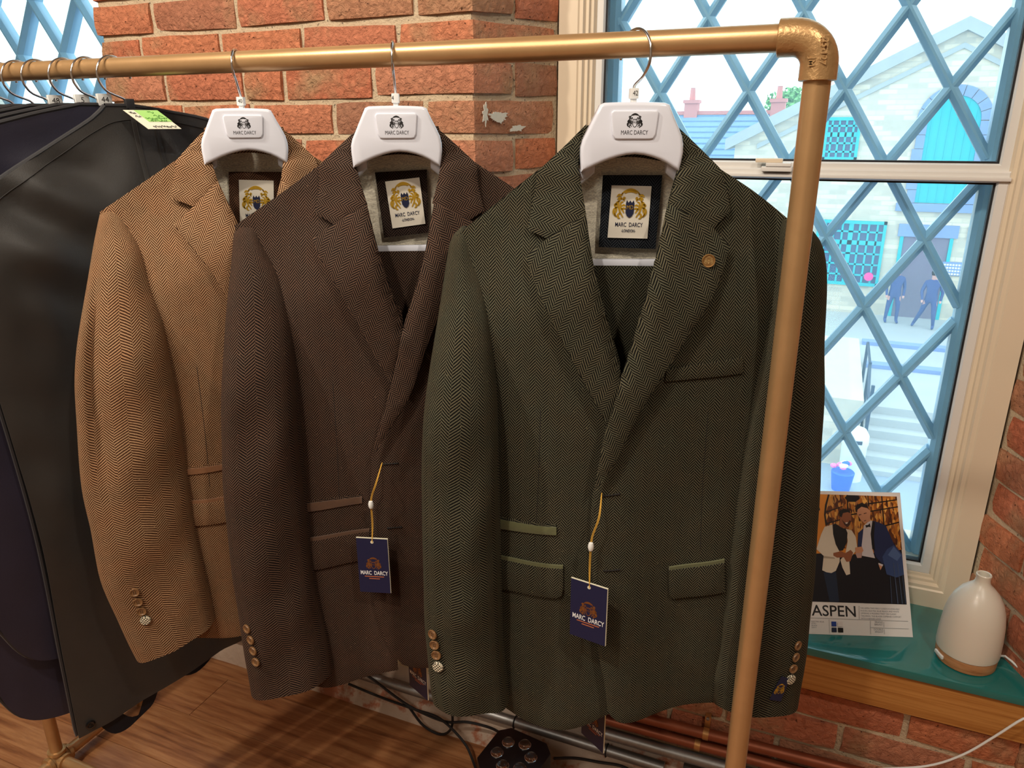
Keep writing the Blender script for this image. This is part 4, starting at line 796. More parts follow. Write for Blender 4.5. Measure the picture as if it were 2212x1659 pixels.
def button(parent, loc, rot, kind):
    if kind not in _btn:
        if kind == 'horn':
            r = 0.0068; V, F = lathe([(0.001, 0.0012), (r * 0.9, 0.0012), (r, 0.0003), (r, -0.0012), (r * 0.9, -0.0022), (r * 0.72, -0.0018), (r * 0.62, -0.0010), (0.0006, -0.0009)], 28, 'y')
            m = MB().add(V, F)
            for a in range(4):
                t = R(45 + 90 * a); V, F = lathe([(0.0008, -0.00085), (0.0008, -0.00105), (0.0003, -0.00106)], 8, 'y'); m.add([(v[0] + 0.0017 * math.cos(t), v[1], v[2] + 0.0017 * math.sin(t)) for v in V], F, 1)
            o = m.build('button', [M['horn'], M['hole']])
        else:
            r = 0.0074; V, F = lathe([(0.001, 0.001), (r, 0.001), (r, -0.0014), (r * 0.9, -0.0022), (0.001, -0.0026)], 28, 'y'); o = MB().add(V, F).build('button', [M['check']])
        _btn[kind] = o.data; bpy.data.objects.remove(o)
    return link('button', _btn[kind], parent, loc, rot)
JLAB = {'green': 'dark green herringbone tweed suit jacket with moss pocket trims beside the gold post', 'brown': 'dark brown herringbone tweed suit jacket hanging between the tan and green ones', 'tan': 'light tan brown herringbone tweed suit jacket next to the black garment bag'}
def jacket(j, idx):
    D = J[j]; X, a, _, _ = JINFO[j]; sd = 3.7 * idx + 1
    fab, trim = M[j], M[j + '_trim']
    jk = empty('suit_jacket', (X, RYY, RZ), R(a), JLAB[j], 'jacket', 'herringbone jackets on the rail')
    cenl = lambda x: 0.006 * ss((0.06 - abs(x)) / 0.05)
    yL = lambda x, z: -(BF(x, z) + drape(x, z, sd))
    yR = lambda x, z: -(BF(x, z) + drape(x, z, sd + 9) + 0.007 * ss((0.10 - x) / 0.10))
    fL = D['frontL']; G = J['green']
    # --- fronts
    panel('front_panel', fL, yL, fab, jk)
    if 'frontR' in D: fR = D['frontR']; lapR = D['lapelR']; colR = D['collarR']
    else:
        side = mir(G['frontL'])
        colR = mir(D['collarL']) if j != 'tan' else mir(D['collarL'])
        if j == 'brown':
            lapR = D['lapelR']; e1, e2 = D['frontRedge']; hem = D['frontRhem'][0]
            mfl = mir(fL)
            fR = [mfl[0], mfl[1], [mfl[2][0], (0.15, -0.893), (0.09, -0.883), hem[0]] , hem, e1, e2 + [], [e2[-1], mfl[0][0]]]
        else:
            lapR = [[(0.0752, -0.1826), (0.1023, -0.2047)], [(0.1023, -0.2047), (0.0882, -0.2245), (0.0642, -0.2588), (0.03, -0.34), (0.0, -0.41), (-0.03, -0.47)], [(-0.03, -0.47), (-0.018, -0.40), (-0.0025, -0.3028)], [(-0.0025, -0.3028), (0.0098, -0.2481), (0.0215, -0.2032), (0.0411, -0.1506)], [(0.0411, -0.1506), (0.0752, -0.1826)]]
            mfl = mir(fL)
            fR = [mfl[0], mfl[1], [mfl[2][0], (0.14, -0.872), (0.06, -0.872), (0.02, -0.862), (-0.005, -0.83)], [(-0.005, -0.83), (-0.02, -0.74), (-0.03, -0.6), (-0.03, -0.47)], [(-0.03, -0.47), (-0.018, -0.40), (-0.0025, -0.3028), (0.0098, -0.2481), (0.0215, -0.2032), (0.0411, -0.1506), (0.0509, -0.1148), (0.0468, -0.0909)], [(0.0468, -0.0909), mfl[0][0]]]
    panel('front_panel', fR, yR, fab, jk)
    # --- back: one sheet behind both fronts, shaped by the side edges and hem
    sideL = [tuple(p) for p in fL[1]]; sideR = [tuple(p) for p in (fR[1])]
    hz = min(p[1] for p in fL[2]) - 0.004
    bo = [[(-0.05, -0.092), tuple(fL[0][0]), sideL[0]], sideL, [sideL[-1], (-0.09, hz), (0.0, hz + 0.004), (0.09, hz), sideR[-1]], sideR[::-1], [sideR[0], tuple(fR[0][0]), (0.05, -0.092)], [(0.05, -0.092), (0, -0.098), (-0.05, -0.092)]]
    yB = lambda x, z: 0.008 + 0.034 * (1 - min(1, abs(x) / 0.2) ** 2.2) * ss((zsh(x) - z) / 0.12 + 0.62) + noise.noise(Vector((x * 9, z * 6, sd))) * 0.002
    panel('back_panel', bo, yB, fab, jk, 0.003, 0.014)
    # --- lining seen inside the neck
    lo = [[(-0.048, -0.105), (0, -0.100), (0.048, -0.105)], [(0.048, -0.105), (0.075, -0.145), (0.12, -0.19), (0.12, -0.40)], [(0.12, -0.40), (-0.12, -0.40)], [(-0.12, -0.40), (-0.12, -0.19), (-0.075, -0.145), (-0.048, -0.105)]]
    yLn = lambda x, z: yB(x, z) - 0.005 + noise.noise(Vector((x * 40, z * 26, sd))) * 0.002
    panel('lining', lo, yLn, M['lining'], jk, 0.001, 0.008)
    # --- collar leaves and lapels
    def collar_y(sgn, off, base):
        def f(x, z):
            up = ss((z + 0.135) / 0.05)           # the leaf rolls back over the neck
            return base(x, z) - off + 0.030 * up
        return f
    def near_inner(inner, w=0.016, dpt=0.007):
        I = [Vector(p) for p in cr([tuple(p) for p in inner], 0.008)]
        def f(x, z):
            d = min(math.hypot(x - q.x, z - q.y) for q in I); return dpt * (1 - min(1, d / w)) ** 2
        return f
    cL = panel('collar', D['collarL'], collar_y(-1, 0.0125, yL), fab, jk, 0.004, 0.007, R(78), 0.002, 0.005, near_inner(D['collarL'][4]))
    cR = panel('collar', colR, collar_y(1, 0.0125, yR), fab, jk, 0.004, 0.007, R(-78), 0.002, 0.005, near_inner(colR[4]))
    belly = lambda x, z: -0.004 * ss((0.12 - abs(abs(x) - 0.05)) / 0.08)
    lL = panel('lapel', D['lapelL'], lambda x, z: yL(x, z) - 0.0155 + belly(x, z) * 0.6, fab, jk, 0.0035, 0.007, R(-24), 0.002, 0.005, near_inner(D['lapelL'][3], 0.014, 0.013))
    lR = panel('lapel', lapR, lambda x, z: yR(x, z) - 0.0145 + belly(x, z) * 0.6, fab, jk, 0.0035, 0.007, R(24), 0.002, 0.005, near_inner(lapR[3], 0.014, 0.013))
    # back of the collar standing up behind the hanger
    yb = lambda x, z: 0.014 + 0.10 * x * x * 0 + 0.006 * (z + 0.1) / 0.02
    panel('collar_stand', [[(-0.052, -0.082), (0, -0.076), (0.052, -0.082)], [(0.052, -0.082), (0.060, -0.125)], [(0.060, -0.125), (0, -0.116), (-0.060, -0.125)], [(-0.060, -0.125), (-0.052, -0.082)]], lambda x, z: 0.020 - 2.0 * x * x * 0.8, fab, jk, 0.004, 0.008, R(90))
    # --- sleeves
    ycl = lambda t: 0.015 - 0.058 * ss(t * 2.7)
    drl = lambda t: 0.040 + 0.008 * ss(t * 3) - 0.010 * ss((t - 0.55) / 0.45)
    cre = None
    if j == 'tan': cre = lambda t, sx, sy: -0.016 * math.exp(-((sx + 0.62 - 0.25 * t) / 0.16) ** 2) * ss((t - 0.05) * 6) * ss((0.75 - t) * 3) if sy > 0 else 0
    s1, A1, B1 = sleeve('sleeve', D['slL_out'][0], D['slL_in'][0], ycl, drl, fab, jk, sd, M['lining'], crease=cre)
    so = D['slR_out'][0] if 'slR_out' in D else [(-x, z) for x, z in D['slL_out'][0]]
    si = D['slR_in'][0] if 'slR_in' in D else [(-x, z) for x, z in D['slL_in'][0]]
    gr = j == 'green'
    ycr = (lambda t: -0.002 - 0.002 * ss(t * 3.2)) if gr else ycl
    drr = (lambda t: 0.034 - 0.004 * ss((t - 0.5) * 2)) if gr else drl
    s2, A2, B2 = sleeve('sleeve', so, si, ycr, drr, fab, jk, sd + 4, M['lining'], tilt=-0.030 if gr else 0.0, amp=0.004 if gr else 0.007)
    s2.data.flip_normals()
    def on_sleeve(x, z, A, Bp, yc):
        h = A.ray_cast(Vector((x, -0.5, z)), Vector((0, 1, 0)))
        if h[0] is None: return -0.03, 0.0, 0
        nn = h[1] if h[1].y < 0 else -h[1]
        return h[0].y, math.atan2(nn.x, -nn.y), 0
    for nm, A_, B_, yc in (('btnL', A1, B1, ycl), ('btnR', A2, B2, ycr)):
        pts = D[nm][0] if nm in D else []
        if not pts and nm == 'btnR': pts = [(-x, z) for x, z in D['btnL'][0]]
        for i, (x, z) in enumerate(pts):
            y, s, t = on_sleeve(x, z, A_, B_, yc)
            button(s1 if nm == 'btnL' else s2, (x, y - 0.002, z), (0, 0, max(-1.0, min(1.0, s))), 'check' if i == 3 and j != 'brown' else 'horn')
    if 'cufflabel' in D:
        q = [tuple(p) for p in rounded_outline(D['cufflabel'], 0.006)]
        yy = lambda x, z: on_sleeve(x, z, A2, B2, ycr)[0] - 0.003
        cl = panel('cuff_label', D['cufflabel'], yy, M['navy_thread'], s2, 0.0008, 0.005, 0, 0.0001)
        cx, cz = sum(p[0] for p in q) / len(q), sum(p[1] for p in q) / len(q)
        d0 = Vector(D['cufflabel'][0][1]) - Vector(D['cufflabel'][0][0]); ang = math.atan2(d0.y, d0.x) + R(90)
        tl = on_sleeve(cx, cz, A2, B2, ycr)[1]
        c = crest(cl, (cx - 0.001, yy(cx, cz) - 0.001, cz), 0.0105, M['gold_thread'], None, M['gold_thread'], 0.05); c.rotation_euler = (0, -ang, tl)
        o = link('lettering', text_mesh('MARC DARCY', 0.0042, M['gold_thread'], 0, 0.85), cl, (cx - 0.0045, yy(cx, cz) - 0.0015, cz - 0.0085)); o.rotation_euler = (R(90), -ang, tl)
    # --- pockets
    hem_off = lambda k, yf: (lambda x, z: yf(x, z) - k)
    for key, nm, k, yf, mt in (('tickettrim', 'ticket_pocket_trim', 0.004, yL, trim), ('flapLtrim', 'pocket_trim', 0.005, yL, trim), ('flapL', 'pocket_flap', 0.0055, yL, fab), ('flapRtrim', 'pocket_trim', 0.005, yR, trim), ('flapR', 'pocket_flap', 0.0065, yR, fab), ('breast', 'breast_pocket', 0.0045, yR, fab)):
        seg = D.get(key)
        if seg is None:
            if key == 'flapRtrim': seg = mir(D['flapLtrim'])
            elif key == 'flapR': seg = mir(D['flapL'])
            elif key == 'breast': seg = [[(x + 0.0, z) for x, z in s] for s in G['breast']]
        panel(nm, seg, hem_off(k, yf), mt, jk, k * 0.8, 0.009, 0, 0.0014, 0.006)
    panel('ticket_pocket_welt', [[(s[0][0], s[0][1]), (s[-1][0], s[-1][1])] for s in [[(p[0], p[1] + 0.003) for p in seg] for seg in D['tickettrim']]], hem_off(0.0022, yL), fab, jk, 0.002, 0.009, R(40))
    # buttonholes
    for key in ('bh1', 'bh2'):
        s = D.get(key)
        if s is None:
            if key == 'bh2' and 'bh1' in D: s = [[(x, z - 0.098) for x, z in D['bh1'][0]]]
            else: continue
        (xa, za), (xb, zb) = s[0]
        MB().tube([(xa, yR(xa, za) - 0.0008, za), ((xa + xb) / 2, yR((xa + xb) / 2, za) - 0.001, (za + zb) / 2), (xb, yR(xb, zb) - 0.0008, zb)], [0.0011, 0.0008, 0.0011], 8).build('buttonhole', M['dark_thread'], jk)
    # front dart seams
    for sgn, yf in ((-1, yL), (1, yR)):
        pts = [(sgn * 0.098, -0.40), (sgn * 0.100, -0.50), (sgn * 0.104, -0.585)]
        V, F = tube([(x, yf(x, z) + 0.0001, z) for x, z in cr(pts, 0.01)], 0.0004, 6); mk('dart_seam', V, F, M['dark_thread'], jk)
    # neck label on a cloth patch
    def quad(seg): return [tuple(s[0]) for s in seg]
    pt = panel('label_patch', D['patch'], lambda x, z: yLn(x, z) * 0 + 0.026, M[j + '_patch'], jk, 0.002, 0.01)
    q = quad(D['label']); lb = panel('neck_label', D['label'], lambda x, z: 0.0235 + 0.0004 * math.sin(z * 300), M['label_white'], pt, 0.0012, 0.006, 0, 0.0003)
    cx, cz = sum(p[0] for p in q) / 4, sum(p[1] for p in q) / 4; tp = Vector(q[1]) - Vector(q[0]); ang = math.atan2(tp.y, tp.x)
    lv = Vector((0, 0.0226)); up = Vector((-math.sin(ang), math.cos(ang)))
    def at(d): p = Vector((cx, cz)) + up * d; return (p.x, 0.0228, p.y)
    c = crest(lb, at(0.006), 0.0225, M['gold_thread'], M['navy_thread'], M['gold_thread'], 0.052); c.rotation_euler = (0, -ang, 0)
    for s, d, sz, xs in (('MARC  DARCY', -0.0145, 0.0070, 0.70), ('-LONDON-', -0.0215, 0.0046, 0.72)):
        o = link('lettering', text_mesh(s, sz, M['navy_thread'], 0, xs, bold=0.00006), lb, at(d)); o.rotation_euler = (R(90), -ang, 0)
    # lapel pin
    if 'pin' in D:
        x, z = D['pin'][0][0]
        V, F = lathe([(0.001, 0.002), (0.0072, 0.002), (0.0074, 0.0), (0.0068, -0.0013), (0.0060, -0.0010), (0.0058, -0.0004), (0.0006, -0.0004)], 32, 'y')
        pin = MB().add(V, F).build('lapel_pin', M['bronze'], jk, loc=(x, yR(x, z) - 0.0205, z))
        crest(pin, (0, -0.0007, -0.0003), 0.0056, M['gold_relief'], M['gold_relief'], M['bronze'], 0.05)
    return jk, yL, yR
M['bronze'] = plain('antique_bronze', srgb(164, 124, 74), 0.4, 0.5)
M['gold_relief'] = plain('polished_relief', srgb(214, 178, 118), 0.35, 0.5)

def trousers(j, lab):
    X, a, _, _ = JINFO[j]
    t = empty('folded_trousers', (X, RYY, RZ), R(a), lab, 'trousers', 'cloth folded over the hanger bars')
    for k, (y, nm) in enumerate(((-0.0065, 'trouser_leg'), (0.0075, 'trouser_leg'))):
        V = []; F = []; uv = []; nx, nz = 16, 40
        for i in range(nx + 1):
            for q in range(nz + 1):
                x = -0.105 + 0.21 * i / nx; z = -0.2365 - 0.60 * q / nz
                if q == 0: z += 0.0
                yy = y + (1 if k else -1) * (0.004 * ss(q / 6) + 0.002 * math.sin(x * 50 + k))
                V.append((x, yy, z)); uv.append((x + 3, z + 3))
        for i in range(nx):
            for q in range(nz):
                a_, b_ = i * (nz + 1) + q, (i + 1) * (nz + 1) + q; F.append([a_, a_ + 1, b_ + 1, b_])
        N = len(V); V += [(v[0], v[1] + 0.003, v[2]) for v in V]; uv += uv; F += [[N + i for i in f[::-1]] for f in F]
        ring = [i * (nz + 1) for i in range(nx + 1)] + [nx * (nz + 1) + q for q in range(1, nz + 1)] + [i * (nz + 1) + nz for i in range(nx - 1, -1, -1)] + [q for q in range(nz - 1, 0, -1)]
        for i in range(len(ring)): p, q = ring[i], ring[(i + 1) % len(ring)]; F.append([p, q, N + q, N + p])
        mk(nm, V, F, M[j], t, True, 60, uv)
    # fold over the bar
    V = []; F = []; uv = []
    for i in range(17):
        x = -0.105 + 0.21 * i / 16
        for k in range(9):
            th = math.pi * k / 8; V.append((x, 0.0005 - 0.0068 * math.cos(th), -0.238 + 0.0 + 0.0002 * math.sin(th))); uv.append((x + 3, 3))
    return t
TL = {'green': 'olive green herringbone cloth folded over the white bar inside the dark green jacket', 'brown': 'brown herringbone cloth folded over the white bar inside the dark brown jacket', 'tan': 'tan herringbone cloth folded over the bar inside the tan jacket'}
def hang_tag(j, yR, kind):
    D = J[j]; X, a, _, _ = JINFO[j]
    q = [Vector(s[0]) for s in D[kind]]       # TL TR BR BL
    c = (q[0] + q[1] + q[2] + q[3]) / 4; ux = ((q[1] - q[0]) + (q[2] - q[3])) / 2; w = ux.length; hgt = ((q[0] - q[3]).length + (q[1] - q[2]).length) / 2
    inner = kind == 'tag2'
    yy = 0.02 if inner else yR(c.x, c.y) - 0.024
    lab = {('green', 'tag'): 'navy hang tag on yellow cord in front of the dark green jacket', ('brown', 'tag'): 'navy hang tag on yellow cord in front of the dark brown jacket', ('green', 'tag2'): 'navy hang tag peeking out below the hem of the dark green jacket', ('brown', 'tag2'): 'navy hang tag peeking out below the hem of the dark brown jacket'}[(j, kind)]
    Rm = Matrix.Rotation(R(a), 3, 'Z'); loc = Vector((X, RYY, RZ)) + Rm @ Vector((c.x, yy, c.y))
    t = empty('hang_tag', loc, R(a), lab, 'tag', 'navy hang tags')
    if inner: hgt = max(hgt, 0.085) ; w = 0.05
    tilt = 0.0; yaw = math.atan(math.tan(math.atan2(ux.y, ux.x)) / 0.6); w = abs(ux.x) / math.cos(yaw)
    if inner: w = 0.05
    body = empty('tag_card', (0, 0, 0)); body.parent = t; body.rotation_euler = (0, 0, yaw) if not inner else (0, 0, R(-52))
    MB().box((-w / 2, -0.0006, -hgt / 2), (w / 2, 0.0012, hgt / 2)).build('card_core', M['card_edge'], body, False)
    V, F = extrude_poly([(-w / 2, -hgt / 2), (w / 2 - 0.0006, -hgt / 2), (w / 2 - 0.0006, hgt / 2 - 0.0008), (-w / 2, hgt / 2 - 0.0008)], -0.0010, -0.0006); mk('card_face', V, F, M['navy_card'], body, False)
    crest(body, (0, -0.0012, 0.002), w * 0.27, M['bronze_ink'], None, M['bronze_ink'], 0.065)
    link('lettering', text_mesh('MARC  DARCY', w * 0.20, M['white_ink'], 0, 0.66, bold=0.00012), body, (0, -0.0012, -hgt * 0.135), FACE)
    for k, (s, ww) in enumerate(((0.62, 0), (0.34, 1))):
        MB().box((-w * s / 2, -0.0012, -hgt * 0.20 - k * 0.0034 - 0.0006), (w * s / 2, -0.0009, -hgt * 0.20 - k * 0.0034 + 0.0006)).build('small_print', M['orange_ink'], body, False)
    if not inner:
        V, F = lathe([(0.0005, -0.0013), (0.0022, -0.0013), (0.0022, -0.0009)], 16, 'y'); MB().add(V, F).build('eyelet', M['card_edge'], body, loc=(0.0, 0, hgt / 2 - 0.006))
        sp = [Vector(p) for p in D['string'][0]]
        def S(p, dy): return (p.x - c.x, yR(p.x, p.y) - yy - dy, p.y - c.y)
        top = S(sp[0], 0.003); e = (0.0 + math.sin(-tilt) * 0 , -0.0016, hgt / 2 - 0.006)
        path = [top] + [S(p, 0.020) for p in sp[1:-1]] + [e]
        for dx in (-0.0006, 0.0008):
            V, F = tube(cr([(p[0] + dx * (1 if 0 < i < len(path) - 1 else 0.2), p[1], p[2]) for i, p in enumerate(path)], 0.004), 0.0005, 6); mk('cord', V, F, M['string'], t)
        b = S(sp[3], 0.021)
        V, F = lathe([(0.0008, 0.0058), (0.0026, 0.005), (0.0036, 0.002), (0.0036, -0.002), (0.0026, -0.005), (0.0008, -0.0058)], 16); MB().add(V, F).build('cord_bead', M['white_tag'], t, loc=b)
    return t
YF = {}
for i, j in enumerate(('green', 'brown', 'tan')):
    jk, yl, yr = jacket(j, i); YF[j] = (yl, yr)
    trousers(j, TL[j])
hang_tag('green', YF['green'][1], 'tag'); hang_tag('brown', YF['brown'][0], 'tag')
hang_tag('green', YF['green'][1], 'tag2'); hang_tag('brown', YF['brown'][1], 'tag2')
# ================================================================ GARMENT BAGS
def bag_outline(dx=0, bot=-1.04, hw=0.245):
    return [[(-0.02, -0.052), (0.018, -0.052)], [(0.018, -0.052), (0.07, -0.060), (0.14, -0.075), (0.21, -0.115), (hw, -0.165)], [(hw, -0.165), (hw + 0.008, -0.40), (hw + 0.004, -0.75), (hw, bot + 0.05)], [(hw, bot + 0.05), (0.04, bot + 0.038), (-0.09, bot + 0.022), (-hw + 0.012, bot - 0.010)], [(-hw + 0.012, bot - 0.010), (-hw + 0.016, -0.90), (-hw + 0.022, -0.66), (-hw + 0.012, -0.40), (-hw, -0.20)], [(-hw, -0.20), (-0.17, -0.148), (-0.10, -0.106), (-0.04, -0.070), (-0.02, -0.052)]]
def round_outline(bot, hw=0.28):
    return [[(-0.02, -0.050), (0.018, -0.050)], [(0.018, -0.050), (0.14, -0.070), (0.22, -0.11), (hw, -0.18)], [(hw, -0.18), (hw, -0.5), (hw, bot + 0.09)], [(hw, bot + 0.09), (hw - 0.03, bot + 0.02), (hw - 0.11, bot)], [(hw - 0.11, bot), (-hw + 0.13, bot)], [(-hw + 0.13, bot), (-hw + 0.04, bot + 0.025), (-hw, bot + 0.11)], [(-hw, bot + 0.11), (-hw, -0.5), (-hw, -0.16)], [(-hw, -0.16), (-0.2, -0.10), (-0.1, -0.068), (-0.02, -0.050)]]
def coat_hanger(X, a, lab, num, zn=-0.047, black=False):
    h = empty('coat_hanger', (X, RYY, RZ), R(a), lab, 'hanger', 'hangers of the garment bags')
    V, F = tube(hook_path(R(-96) - R(a), 0.026, 0.0153, -0.048, -0.015), 0.0017, 10); mk('hook', V, F, M['chrome'], h)
    MB().tube([(0.015, 0, -0.047), (0.015, 0, -0.075)], 0.0016, 8).build('hook_stem', M['chrome'], h)
    for s in (-1, 1):
        MB().tube(cr([(0.015, 0, -0.074), (s * 0.06, 0, -0.105), (s * 0.12, 0, -0.140), (s * 0.17, 0, -0.175)], 0.02), 0.0016, 8).build('arm', M['chrome'], h)
    if black: MB().box((0.009, -0.005, -0.056), (0.021, 0.005, -0.042)).build('stem_clip', M['bag_trim'], h, bevel=0.001)
    if num:
        k = MB().box((0.006, -0.004, -0.051), (0.026, 0.004, -0.034)).build('size_marker', M['white_tag'], h, bevel=0.0008)
        link('size_number', text_mesh(num, 0.011, M['black_ink']), k, (0.016, -0.0043, -0.0425), FACE)
    return h
def garment_bag(X, a, lab, mat, outline, sd, front, back, placket=False, amp=0.004):
    b = empty('garment_bag', (X, RYY, RZ), R(a), lab, 'garment bag', 'garment bags on the rail')
    def puff(x, z): return ss((-0.05 - 0.42 * abs(x) - z) / 0.14) * (1 - min(1, abs(x) / 0.28) ** 3)
    def folds(x, z):
        f = noise.noise(Vector((x * 9 + z * 2 + sd, z * 3.2 - x * 3, sd))) * amp * 2.2 + noise.noise(Vector((x * 24 + z * 9, z * 10 - x * 14, sd + 5))) * amp * 0.6
        sh = ss((z + 0.42) / 0.2)
        f += sh * amp * 1.6 * math.sin((x * 0.55 + (z + 0.12)) * 62 + sd) * ss((0.1 - abs(x + 0.12)) / 0.1)
        return f * ss((-0.07 - 0.3 * abs(x) - z) / 0.05)
    yf = lambda x, z: -0.003 - front * puff(x, z) - folds(x, z) * 0.7
    yk = lambda x, z: 0.003 + back * puff(x, z)
    p = panel('bag_front', outline, yf, mat, b, 0.0012, 0.011, 0, 0.0005, 0.008)
    panel('bag_back', outline, yk, mat, b, 0.0012, 0.02, 0, 0.0005, 0.012)
    loop = [v for s in outline for v in [tuple(q) for q in cr(s, 0.012)][:-1]]
    V, F = tube([(x, 0.0, z) for x, z in loop + [loop[0]]], 0.0036, 8, False); mk('binding', V, F, M['bag_trim'], b)
    if placket:
        panel('zip_placket', [[(0.012, -0.054), (0.050, -0.058)], [(0.050, -0.058), (0.052, -0.5), (0.05, -0.98)], [(0.05, -0.98), (0.012, -0.98)], [(0.012, -0.98), (0.011, -0.5), (0.012, -0.054)]], lambda x, z: yf(x, z) - 0.0025, mat, b, 0.0015, 0.012, 0, 0.0006, 0.01)
        for x in (0.018, 0.045):
            V, F = tube([(x, yf(x, z) - 0.0032, z) for z in [-0.07 - 0.012 * i for i in range(75)]], 0.0006, 5); mk('stitch_line', V, F, M['dark_thread'], b)
        # line of stitches inside the edge binding
        pts = [(-0.215, -0.205), (-0.16, -0.162), (-0.095, -0.121), (-0.04, -0.087), (0.0, -0.072), (0.07, -0.074), (0.14, -0.089)]
        V, F = tube([(q.x, yf(q.x, q.y) - 0.0006, q.y) for q in cr(pts, 0.01)], 0.0007, 5); mk('stitch_line', V, F, M['dark_thread'], b)
        V, F = lathe([(0.001, 0.001), (0.0075, 0.001), (0.0075, -0.001), (0.0055, -0.0022), (0.003, -0.0012), (0.0005, -0.0025)], 24, 'y'); MB().add(V, F).build('press_stud', M['gasket_gloss'], b, loc=(-0.214, yf(-0.214, -1.03) - 0.003, -1.028))
        def ribbon(pts, wdir, name):
            P_ = cr(pts, 0.008); V = []; F = []
            for q in P_:
                for d in (-1, 1): V.append(Vector(q) + Vector(wdir) * d)
            n_ = len(P_)
            for i in range(n_ - 1): F.append([2 * i, 2 * i + 1, 2 * i + 3, 2 * i + 2])
            N = 2 * n_; V += [v + Vector((0, 0.0018, 0)) for v in V]; F += [[N + i for i in f[::-1]] for f in F]
            for i in range(n_ - 1):
                F.append([2 * i, 2 * i + 2, N + 2 * i + 2, N + 2 * i]); F.append([2 * i + 3, 2 * i + 1, N + 2 * i + 1, N + 2 * i + 3])
            mk(name, V, F, M['webbing'], b, True, 50)
        ribbon([(-0.182, 0.004, -1.02), (-0.180, 0.004, -1.052), (-0.160, 0.004, -1.083), (-0.128, 0.006, -1.082), (-0.108, 0.01, -1.055), (-0.088, 0.012, -1.00)], (0.016, 0.002, 0.006), 'carry_strap')
        ribbon([(-0.045, 0.010, -1.012), (-0.040, 0.012, -1.034), (-0.012, 0.014, -1.046), (0.022, 0.016, -1.030), (0.052, 0.02, -0.992)], (0.012, 0.004, 0.008), 'carry_strap')
    return b, yf
M['gasket_gloss'] = plain('black_gloss_stud', srgb(14, 14, 16), 0.2)
bag, byf = garment_bag(-0.98, 68, 'black nonwoven garment bag in front of the navy ones, paper note at its hook', M['bag_black'], bag_outline(), 2.0, 0.030, 0.014, True, 0.007)
coat_hanger(-0.98, 68, 'wire hook hanger with black clip carrying the black garment bag', None, black=True)
NAVY = [(-1.031, 70, 'navy garment bag directly behind the black one', '44', round_outline(-0.925)), (-1.078, 70, 'longer navy garment bag, second behind the black one', '5', round_outline(-1.06, 0.285)), (-1.136, 71, 'navy garment bag, third behind the black one', '48', round_outline(-0.99)), (-1.180, 71, 'navy garment bag, fourth behind the black one', None, round_outline(-1.03)), (-1.226, 71, 'navy garment bag at the left edge of the photo', None, round_outline(-0.99))]
HN = {'44': 'wire hook hanger with white marker 44 right beside the black bag hook', '5': 'wire hook hanger whose white marker shows only a 5', '48': 'wire hook hanger with the leftmost white marker, number 48'}
for i, (X, a, lab, num, ol) in enumerate(NAVY):
    garment_bag(X, a, lab, M['bag_navy'], ol, 5.3 + 2.1 * i, 0.017, 0.012, False, 0.003)
    coat_hanger(X, a, HN.get(num) or ('fifth wire hook hanger from the brick pier, no marker showing' if i == 3 else 'wire hook hanger cut by the left edge of the photo'), num)
# paper note on the black bag
note = empty('paper_note', (-0.98, RYY, RZ), R(68), 'cream paper note with a green sticker and handwriting on the black garment bag', 'note')
M['paper'] = plain('cream_paper', srgb(222, 218, 196), 0.7); M['green_paper'] = plain('green_sticker', srgb(160, 208, 116), 0.7)
nb = Matrix(((0.050, 0.030), (0, -0.0)))
def notept(u, v, lift):   # u across, v down the note
    p = Vector((-0.006, -0.030, -0.058)) + u * Vector((0.046, -0.004, 0.0)) + v * Vector((0.020, -0.030, -0.026)) + lift * Vector((0.1, -0.6, 0.55)); return p
def note_quad(name, u0, u1, v0, v1, lift, mat, parent):
    V = [notept(u, v, lift) for u, v in ((u0, v0), (u1, v0), (u1, v1), (u0, v1))]; V += [v - Vector((0.1, -0.6, 0.55)) * 0.0006 for v in V]
    return mk(name, V, [[3, 2, 1, 0], [4, 5, 6, 7], [0, 1, 5, 4], [1, 2, 6, 5], [2, 3, 7, 6], [3, 0, 4, 7]], mat, parent, False)
sheet = note_quad('note_sheet', 0, 1, 0, 1, 0, M['paper'], note); st = note_quad('sticker', 0.30, 1.0, 0.02, 0.62, 0.0007, M['green_paper'], note)
M['green_pen'] = plain('green_pen', srgb(60, 130, 40), 0.7); M['black_pen'] = plain('black_pen', srgb(40, 40, 44), 0.7)
rs = random.Random(4)
for (v0, u0, u1, mt, par) in ((0.14, 0.62, 0.80, 'green_pen', st), (0.32, 0.66, 0.92, 'green_pen', st), (0.46, 0.34, 0.98, 'green_pen', st), (0.57, 0.38, 0.90, 'green_pen', st), (0.90, 0.22, 0.95, 'black_pen', sheet), (0.16, 0.06, 0.24, 'black_pen', sheet), (0.34, 0.08, 0.26, 'black_pen', sheet)):
    pts = []; u = u0
    while u < u1: pts.append(notept(u, v0 + rs.uniform(-0.055, 0.055), 0.0011)); u += 0.018
    V, F = tube(pts, 0.00035, 5); mk('handwriting', V, F, M[mt], par)

